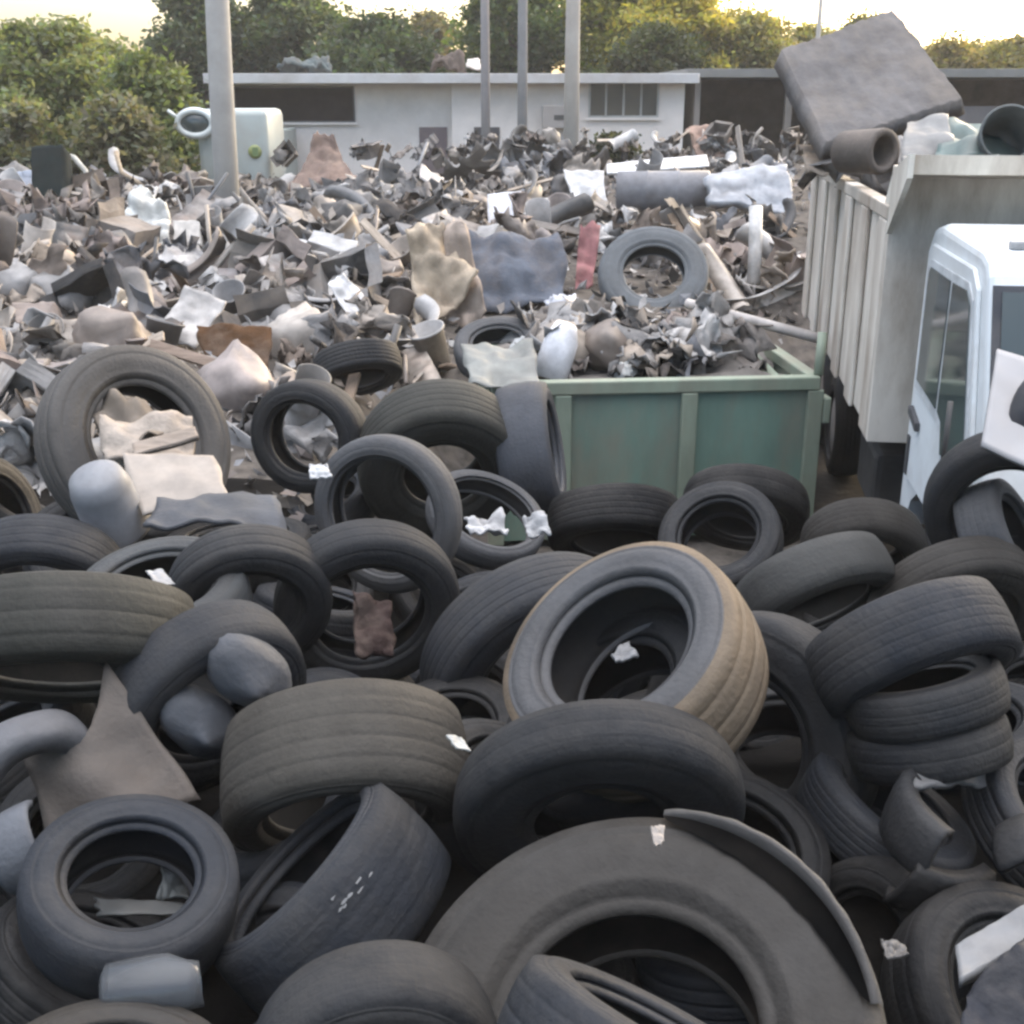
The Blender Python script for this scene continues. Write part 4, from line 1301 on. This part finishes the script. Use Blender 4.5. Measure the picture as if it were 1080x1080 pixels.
def debris_mesh(kind, s, seed):
    rr = random.Random(seed)
    if kind == 'sheet':
        v, f = sheet_data(s, s * rr.uniform(.5, 1), 14, 14, s * rr.uniform(.12, .3), seed, rr.uniform(-.6, .6), .3, rr.uniform(2, 4))
        return v, f, .008, rr.choice(['plastic', 'plastic', 'cloth'])
    if kind == 'rag':
        v, f = sheet_data(s, s * rr.uniform(.4, .8), 16, 16, s * rr.uniform(.3, .5), seed, rr.uniform(-1, 1), .4, rr.uniform(3, 5))
        return v, f, .015, 'cloth'
    if kind == 'bag':
        v, f = blob_data(s * .4, s * .35, s * .3, seed, .35, 3)
        return v, f, 0, 'plastic'
    if kind == 'plank':
        bm = bmesh.new(); box(bm, -s * .9, s * .9, -.05, .05, -.014, .014, .004)
        v = [w.co.copy() for w in bm.verts]; f = [tuple(w.index for w in q.verts) for q in bm.faces]; bm.free()
        return v, f, 0, 'wood'
    if kind == 'panel':
        n = 16
        v, f = [], []
        w, h = s, s * rr.uniform(.4, .8)
        cu = rr.uniform(.1, .5)
        for j in range(5):
            for i in range(n + 1):
                x, y = (i / n - .5) * w, (j / 4 - .5) * h
                v.append(Vector((x, y, .018 * math.sin(i * 1.57) + cu * x * x / w + .05 * noise.noise(Vector((x * 3, y * 3, seed))))))
        for j in range(4):
            for i in range(n):
                k = j * (n + 1) + i
                f.append((k, k + 1, k + n + 2, k + n + 1))
        return v, f, .006, 'metal'
    if kind == 'pipe':
        b = rr.uniform(-.25, .25) * s
        v, f = tube_data([(-s * .8, 0, 0), (-s * .3, b * .6, .02), (s * .2, b, 0), (s * .8, -b, .03)], rr.uniform(.02, .04), 9)
        return v, f, 0, 'plastic'
    if kind == 'bumper':
        v, f = [], []
        for i in range(21):
            t = i / 20 * 2 - 1
            x, yb = t * s * .8, -.35 * s * abs(t) ** 3
            for a, b in ((0, -.12), (-.06, -.07), (-.075, 0), (-.055, .07), (0, .11)):
                v.append(Vector((x, yb + a * (1 + s), b * (1 + s * .3))))
        for i in range(20):
            for k in range(4):
                f.append((i * 5 + k, i * 5 + k + 1, i * 5 + k + 6, i * 5 + k + 5))
        return v, f, .012, 'plastic'
    if kind == 'carton':
        bm = bmesh.new()
        a, b, c = s * .4, s * rr.uniform(.25, .4), s * rr.uniform(.2, .3)
        box(bm, -a, a, -b, b, -c, c)
        bm.faces.ensure_lookup_table()
        top = max(bm.faces, key=lambda q: q.calc_center_median().z)
        bmesh.ops.delete(bm, geom=[top], context='FACES_ONLY')
        bm.edges.ensure_lookup_table()
        for e in [e for e in bm.edges if e.is_boundary]:
            m = (e.verts[0].co + e.verts[1].co) / 2
            out = Vector((m.x, m.y, 0)).normalized() * c * .8 + Vector((0, 0, rr.uniform(-.3, .7) * c))
            w = [bm.verts.new(q.co + out) for q in e.verts]
            bm.faces.new((e.verts[0], e.verts[1], w[1], w[0]))
        bmesh.ops.subdivide_edges(bm, edges=bm.edges, cuts=2, use_grid_fill=True)
        for w in bm.verts:
            w.co += Vector((noise.noise(w.co * 5 + Vector((seed, 0, 0))), noise.noise(w.co * 5 + Vector((0, seed, 0))), noise.noise(w.co * 5))) * .05 * s
        v = [w.co.copy() for w in bm.verts]; bm.verts.index_update(); f = [tuple(w.index for w in q.verts) for q in bm.faces]; bm.free()
        return v, f, .008, 'card'
    if kind == 'bucket':
        v, f = lathe_data([(0, -.5), (.3, -.5), (.4, .5), (.43, .5), (.43, .44), (.37, .44), (.28, -.44), (0, -.44)], 20)
        return [p * s * .55 for p in v], f, 0, 'plastic'
    if kind == 'duct':
        v, f = lathe_data([(.22, -.6), (.22, .6)], 20, R_(rr.uniform(150, 260)))
        return [Vector((p.x * s, p.y * s, p.z * s)) for p in v], f, .012, 'plastic'


NAMES = {'sheet': ('crumpled_sheet', 'sheet', 'crumpled {} sheet'), 'rag': ('rag', 'rag', '{} twisted rag'), 'bag': ('bag', 'bag', '{} stuffed bag'), 'plank': ('plank', 'plank', '{} loose plank'),
         'panel': ('bent_panel', 'panel', 'bent {} ribbed panel'), 'pipe': ('pipe', 'pipe', '{} bent pipe'), 'bumper': ('bumper', 'bumper', '{} torn car bumper'), 'carton': ('carton', 'carton', 'open {} carton'),
         'bucket': ('bucket', 'bucket', '{} battered bucket'), 'duct': ('gutter', 'gutter', '{} split gutter shell')}
GROUPS = {k: 'loose ' + NAMES[k][1] + 's on the rubbish heap' for k in NAMES}
GROUPS['tyre'] = TG
KW = ['sheet'] * 8 + ['rag'] * 12 + ['bag'] * 6 + ['plank'] * 6 + ['panel'] * 4 + ['pipe'] * 5 + ['bumper'] * 4 + ['carton'] * 3 + ['bucket'] * 2 + ['duct'] * 1
AUTO = []


BOXES = [(300, 140, 385, 205), (342, 285, 392, 362), (510, 203, 555, 240), (508, 265, 570, 298), (574, 190, 640, 214), (488, 248, 602, 330), (428, 235, 512, 350), (638, 164, 750, 186), (640, 184, 760, 226),
         (742, 178, 842, 228), (595, 178, 640, 218), (118, 195, 180, 262), (184, 236, 214, 262), (192, 300, 240, 368), (-20, 310, 82, 348), (24, 262, 86, 308), (156, 358, 302, 412), (205, 345, 285, 390),
         (36, 158, 76, 222), (606, 240, 632, 305), (630, 232, 750, 340), (790, 218, 804, 300), (215, 185, 245, 205), (236, 125, 292, 190)]


def keep_out(px, py):
    for a, b, c, d in BOXES:
        if a - 4 < px < c + 4 and b + (d - b) * .45 < py < d + 11: return True
    if px > 835 and py > 180: return True
    if 470 < px < 870 and py > 330: return True
    if 480 < px < 570 and py > 300: return True
    if 85 < px < 240 and py > 420: return True
    if 375 < px and py > 405: return True
    if px > 250 and py > 475: return True
    return False


outline_panel('plastic_sheet', 'pale greyish sheet draped over the left corner of the green skip', 'plastic sheet', [(488, 366), (560, 362), (572, 402), (496, 412)], [8.75, 8.8, 8.35, 8.3], .01, 'plastic', (.15, .155, .14), .05)
outline_panel('paper', 'tan crumpled paper wedged at the upper left of the large pale tyre hole', 'paper', [(98, 448), (150, 425), (190, 452), (128, 490)], [6.1, 6.25, 6.0, 5.8], .01, 'card', (.2, .17, .14), .08)
outline_panel('plank', 'short pale plank end across the hole of the large pale tyre', 'plank', [(140, 470), (206, 452), (210, 462), (142, 482)], [5.75, 5.85, 5.8, 5.7], .03, 'wood', (.24, .2, .165), .004)
sd_ = 100
py = 150.0
while py < 520:
    stepx = 12 + (py - 150) * .036
    px = -70 + rnd.uniform(0, 10)
    while px < 850:
        x, y = px + rnd.uniform(-9, 9), py + rnd.uniform(-7, 7)
        top = 176 if x < 250 else 160 if x < 450 else 148 if x < 640 else 140
        if y > top and not keep_out(x, y):
            p, d = on_heap(x, y)
            if p.y < 28.5 and p.z > .25:
                kind = rnd.choice(KW)
                s = rnd.uniform(.36, .88) * (.7 + .023 * d) * (.48 if y < 185 else 1.05)
                sd_ += 1
                v, f, th, mat = debris_mesh(kind, s, sd_)
                cname, c = rnd.choice(PAL)
                if kind == 'plank': cname, c = rnd.choice([('brown', (.2, .15, .11)), ('pale', (.38, .32, .26)), ('grey', (.22, .2, .18))])
                kf = rnd.uniform(.8, 1.2)
                c = tuple(a * kf for a in c)
                o = from_data(NAMES[kind][0], v, f, mat, None, c, smooth=kind not in ('plank', 'carton'))
                if th: shell(o, th)
                flat = rnd.random()
                tilt = Vector((rnd.gauss(0, .55), rnd.gauss(-.35, .55), 1 if flat < .75 else .25))
                o.matrix_world = Matrix.Translation(p + Vector((0, 0, s * rnd.uniform(.02, .22)))) @ frame_from_axis(tilt, rnd.random() * 6.28).to_4x4()
                o['category'] = NAMES[kind][1]; o['group'] = GROUPS[kind]
                AUTO.append((o, kind, cname, s))
        px += stepx * rnd.uniform(1.15, 1.75)
    py += 8.5 + (py - 150) * .02
# rubbish on top of the dump load and in the skip
for i in range(72):
    if i < 26:
        p = T(rnd.uniform(.2, BW - .2), rnd.uniform(.2, BL - .3), rnd.uniform(2.55, 2.8)); where = 'dump'
    else:
        p = skc(rnd.uniform(-SW + .5, -.5), rnd.uniform(.55, SD - .5), SH + rnd.uniform(-.08, .12)); where = 'skip'
    kind = rnd.choice(['sheet', 'rag', 'bag', 'rag', 'sheet', 'rag'])
    s = rnd.uniform(.4, .75)
    sd_ += 1
    v, f, th, mat = debris_mesh(kind, s, sd_)
    cname, c = rnd.choice(PAL)
    o = from_data(NAMES[kind][0], v, f, mat, None, c)
    if th: shell(o, th)
    o.matrix_world = Matrix.Translation(p) @ frame_from_axis(Vector((rnd.gauss(0, .5), rnd.gauss(-.3, .5), 1)), rnd.random() * 6.28).to_4x4()
    o['category'] = NAMES[kind][1]; o['group'] = 'loose pieces in the ' + ('dump bed' if where == 'dump' else 'green skip')
    AUTO.append((o, kind, cname, s))
    o['where'] = where
print('debris', len(AUTO), 'filler tyres', len(FILL))

# small shreds nobody could count
lv, lf, lc = [], [], []
rl = random.Random(5)
n = 0
while n < 7000:
    x, y = rl.uniform(-17, 9), rl.uniform(6, 29) if rl.random() < .6 else rl.uniform(6, 16)
    h = heap(x, y)
    if h < .35 or (y < 8.5 and x > -1.0):
        continue
    n += 1
    o = Vector((x, y, h + rl.uniform(0, .1)))
    L = rl.uniform(.03, .11) * (.8 + y * .025)
    a = Vector((rl.gauss(0, 1), rl.gauss(0, 1), rl.gauss(0, .6))).normalized()
    b = a.cross(Vector((rl.gauss(0, .6), rl.gauss(0, .6), 1))).normalized()
    c = a.cross(b)
    k = len(lv)
    w = rl.uniform(.3, .9)
    lv += [o - a * L, o + b * L * w + c * L * .3, o + a * L * rl.uniform(.6, 1.1), o - b * L * w * rl.uniform(.4, 1), o + c * L * .35]
    lf += [(k, k + 1, k + 4), (k + 1, k + 2, k + 4), (k + 2, k + 3, k + 4), (k + 3, k, k + 4), (k + 3, k + 2, k + 1, k)]
    cc = rl.choice(PAL)[1]
    lc += [(*cc, 1)] * 16
lo2 = from_data('litter', lv, lf, 'litter', None, None, smooth=False)
ca = lo2.data.color_attributes.new('col', 'FLOAT_COLOR', 'CORNER')
ca.data.foreach_set('color', [q for c in lc for q in c])
lo2['kind'] = 'stuff'
tag(lo2, 'small shreds of paper, plastic and wood strewn over the heap', 'litter')

# ------------------------------------------------------------------ labels for the many loose pieces
LM = [('the thick pole', 229, 185), ('the tent-like tarpaulin', 342, 175), ('the thinnest pole', 512, 160), ('the mid-thick pole', 603, 160), ('the grey drum', 700, 205), ('the big heap tyre', 690, 285),
      ('the tan cloth', 465, 295), ('the white carton', 532, 222), ('the white rag', 540, 283), ('the hanging white sheet', 368, 325), ('the rubbish-filled tyre', 150, 440), ('the slanting plank', 235, 382),
      ('the dark-holed tyre', 318, 464), ('the standing white bag', 150, 232), ('the cream plank', 35, 315), ('the light grey bumper', 792, 203), ('the dark bin', 56, 190), ('the beige sack', 55, 285), ('the white upright pipe', 797, 262)]
TLM = [('the huge truck tyre', 665, 965), ('the round-shouldered tyre', 630, 810), ('the ringed tyre', 140, 915), ('the scuffed tyre', 345, 930), ('the brown grooved tyre', 370, 770), ('the big pale-faced tyre', 650, 675), ('the stack of three', 965, 690),
       ('the flared rubber sheet', 110, 780), ('the pale board', 1045, 990), ('the clear jar', 155, 1035), ('the slim ring-like tyre', 515, 535), ('the level grooved tyre', 90, 660), ('the slit-holed tyre', 160, 590), ('the grey bucket', 112, 528),
       ('the green skip', 740, 470), ('the olive truck tyre', 465, 450), ('the cab door', 1000, 450), ('the dark-holed tyre', 318, 464)]


def relation(px, py, lm):
    best = sorted(lm, key=lambda q: math.hypot(q[1] - px, q[2] - py))
    a = best[0]
    dx, dy = px - a[1], py - a[2]
    if abs(dx) > abs(dy) * 1.3:
        rel = 'right of' if dx > 0 else 'left of'
    else:
        rel = 'below' if dy > 0 else 'above'
    return rel, a[0], [q[0] for q in best[1:]]


used = {t['label'] for t in THINGS if t.get('label')}


def settle(o, base, px, py, lm, s):
    size = 'small ' if s < .45 else 'large ' if s > .85 else ''
    rel, a, rest = relation(px, py, lm)
    cands = [f'{size}{base} just {rel} {a}', f'{size}{base} {rel} {a}, towards {rest[0]}', f'{size}{base} {rel} {a}, towards {rest[1]}', f'{size}{base} {rel} {a}, farther from {rest[0]}',
             f'second {size}{base} {rel} {a}, near {rest[0]}', f'third {size}{base} {rel} {a}, near {rest[0]}', f'fourth {size}{base} {rel} {a}, near {rest[0]}']
    for c in cands:
        c = ' '.join(c.split())
        if c not in used and len(c.split()) <= 16:
            used.add(c); o['label'] = c
            return
    o['label'] = ' '.join(f'{base} among others {rel} {a}'.split())


bpy.context.view_layer.update()
for o, kind, cname, s in AUTO:
    px, py, d = to_px(o.matrix_world.translation)
    base = NAMES[kind][2].format(cname)
    if o.get('where'):
        base += ' in the ' + ('dump bed' if o['where'] == 'dump' else 'skip')
        lm = [('the tilted mat', 920, 90), ('the hollow roll', 910, 158), ('the headboard corner', 945, 170), ('the teal cover', 1045, 145)] if o['where'] == 'dump' else [('the white funnel', 588, 372), ('the pinkish bag', 628, 368), ('the silvery bag', 672, 372), ('the pale flap', 800, 370)]
        settle(o, base, px, py, lm, .6)
        del o['where']
    else:
        settle(o, base, px, py, LM, s)
for o in [t for t in THINGS if t.get('auto') == 'tyre']:
    px, py, d = to_px(o.matrix_world.translation)
    settle(o, 'half-buried tyre low in the heap', px, py, TLM, .6)
    del o['auto']; del o['look']

# ------------------------------------------------------------------ light
hz, hnt, _ = nodes('haze_air')
hnt.nodes.remove(_)
pv = hnt.nodes.new('ShaderNodeVolumePrincipled')
pv.inputs['Color'].default_value = (.95, .93, .9, 1)
pv.inputs['Density'].default_value = .0010
hnt.links.new(pv.outputs[0], hnt.nodes['Material Output'].inputs['Volume'])
bm = bmesh.new(); box(bm, -90, 90, -30, 90, -1, 14)
hzo = from_bm('haze', bm, hz)
hzo['kind'] = 'stuff'

world = bpy.data.worlds.new('World')
scene.world = world
world.use_nodes = True
nt = world.node_tree
bg = nt.nodes['Background']
sky = nt.nodes.new('ShaderNodeTexSky')
sky.sky_type = 'NISHITA'
sky.sun_disc = False
CLOUD = 11.0
EL, AZ = R_(14), R_(38)         # azimuth measured clockwise from straight ahead
sky.sun_elevation = EL
sky.sun_rotation = AZ
sky.air_density = .8
sky.dust_density = 4
sky.ozone_density = .9
bg.inputs[1].default_value = .13
# thin cloud overhead: brighter towards the zenith, as under a veiled evening sky
tcw = nt.nodes.new('ShaderNodeTexCoord')
sep = nt.nodes.new('ShaderNodeSeparateXYZ')
nt.links.new(tcw.outputs['Generated'], sep.inputs[0])
mr = nt.nodes.new('ShaderNodeMapRange'); mr.interpolation_type = 'SMOOTHSTEP'
mr.inputs['From Min'].default_value = .45; mr.inputs['From Max'].default_value = 1.0
mr.inputs['To Max'].default_value = CLOUD
nt.links.new(sep.outputs['Z'], mr.inputs[0])
cl = nt.nodes.new('ShaderNodeVectorMath'); cl.operation = 'SCALE'
cl.inputs[0].default_value = (1.0, .98, 1.0)
nt.links.new(mr.outputs[0], cl.inputs['Scale'])
ad = nt.nodes.new('ShaderNodeVectorMath'); ad.operation = 'ADD'
nt.links.new(sky.outputs[0], ad.inputs[0]); nt.links.new(cl.outputs[0], ad.inputs[1])
nt.links.new(ad.outputs[0], bg.inputs[0])
sun = bpy.data.lights.new('sun', 'SUN')
sun.energy = .35
sun.angle = R_(25)
sun.color = (1, .86, .7)
so = bpy.data.objects.new('sun', sun)
COL.objects.link(so)
sdir = Vector((math.sin(AZ) * math.cos(EL), math.cos(AZ) * math.cos(EL), math.sin(EL)))
so.rotation_euler = sdir.to_track_quat('Z', 'Y').to_euler()
so.location = (0, 0, 30)

vs = scene.view_settings
vs.view_transform = 'Standard'
vs.look = 'None'
vs.exposure = 1.85
vs.gamma = 1
scene.cycles.max_bounces = 6
scene.cycles.filter_width = 2.7
scene.cycles.use_denoising = True
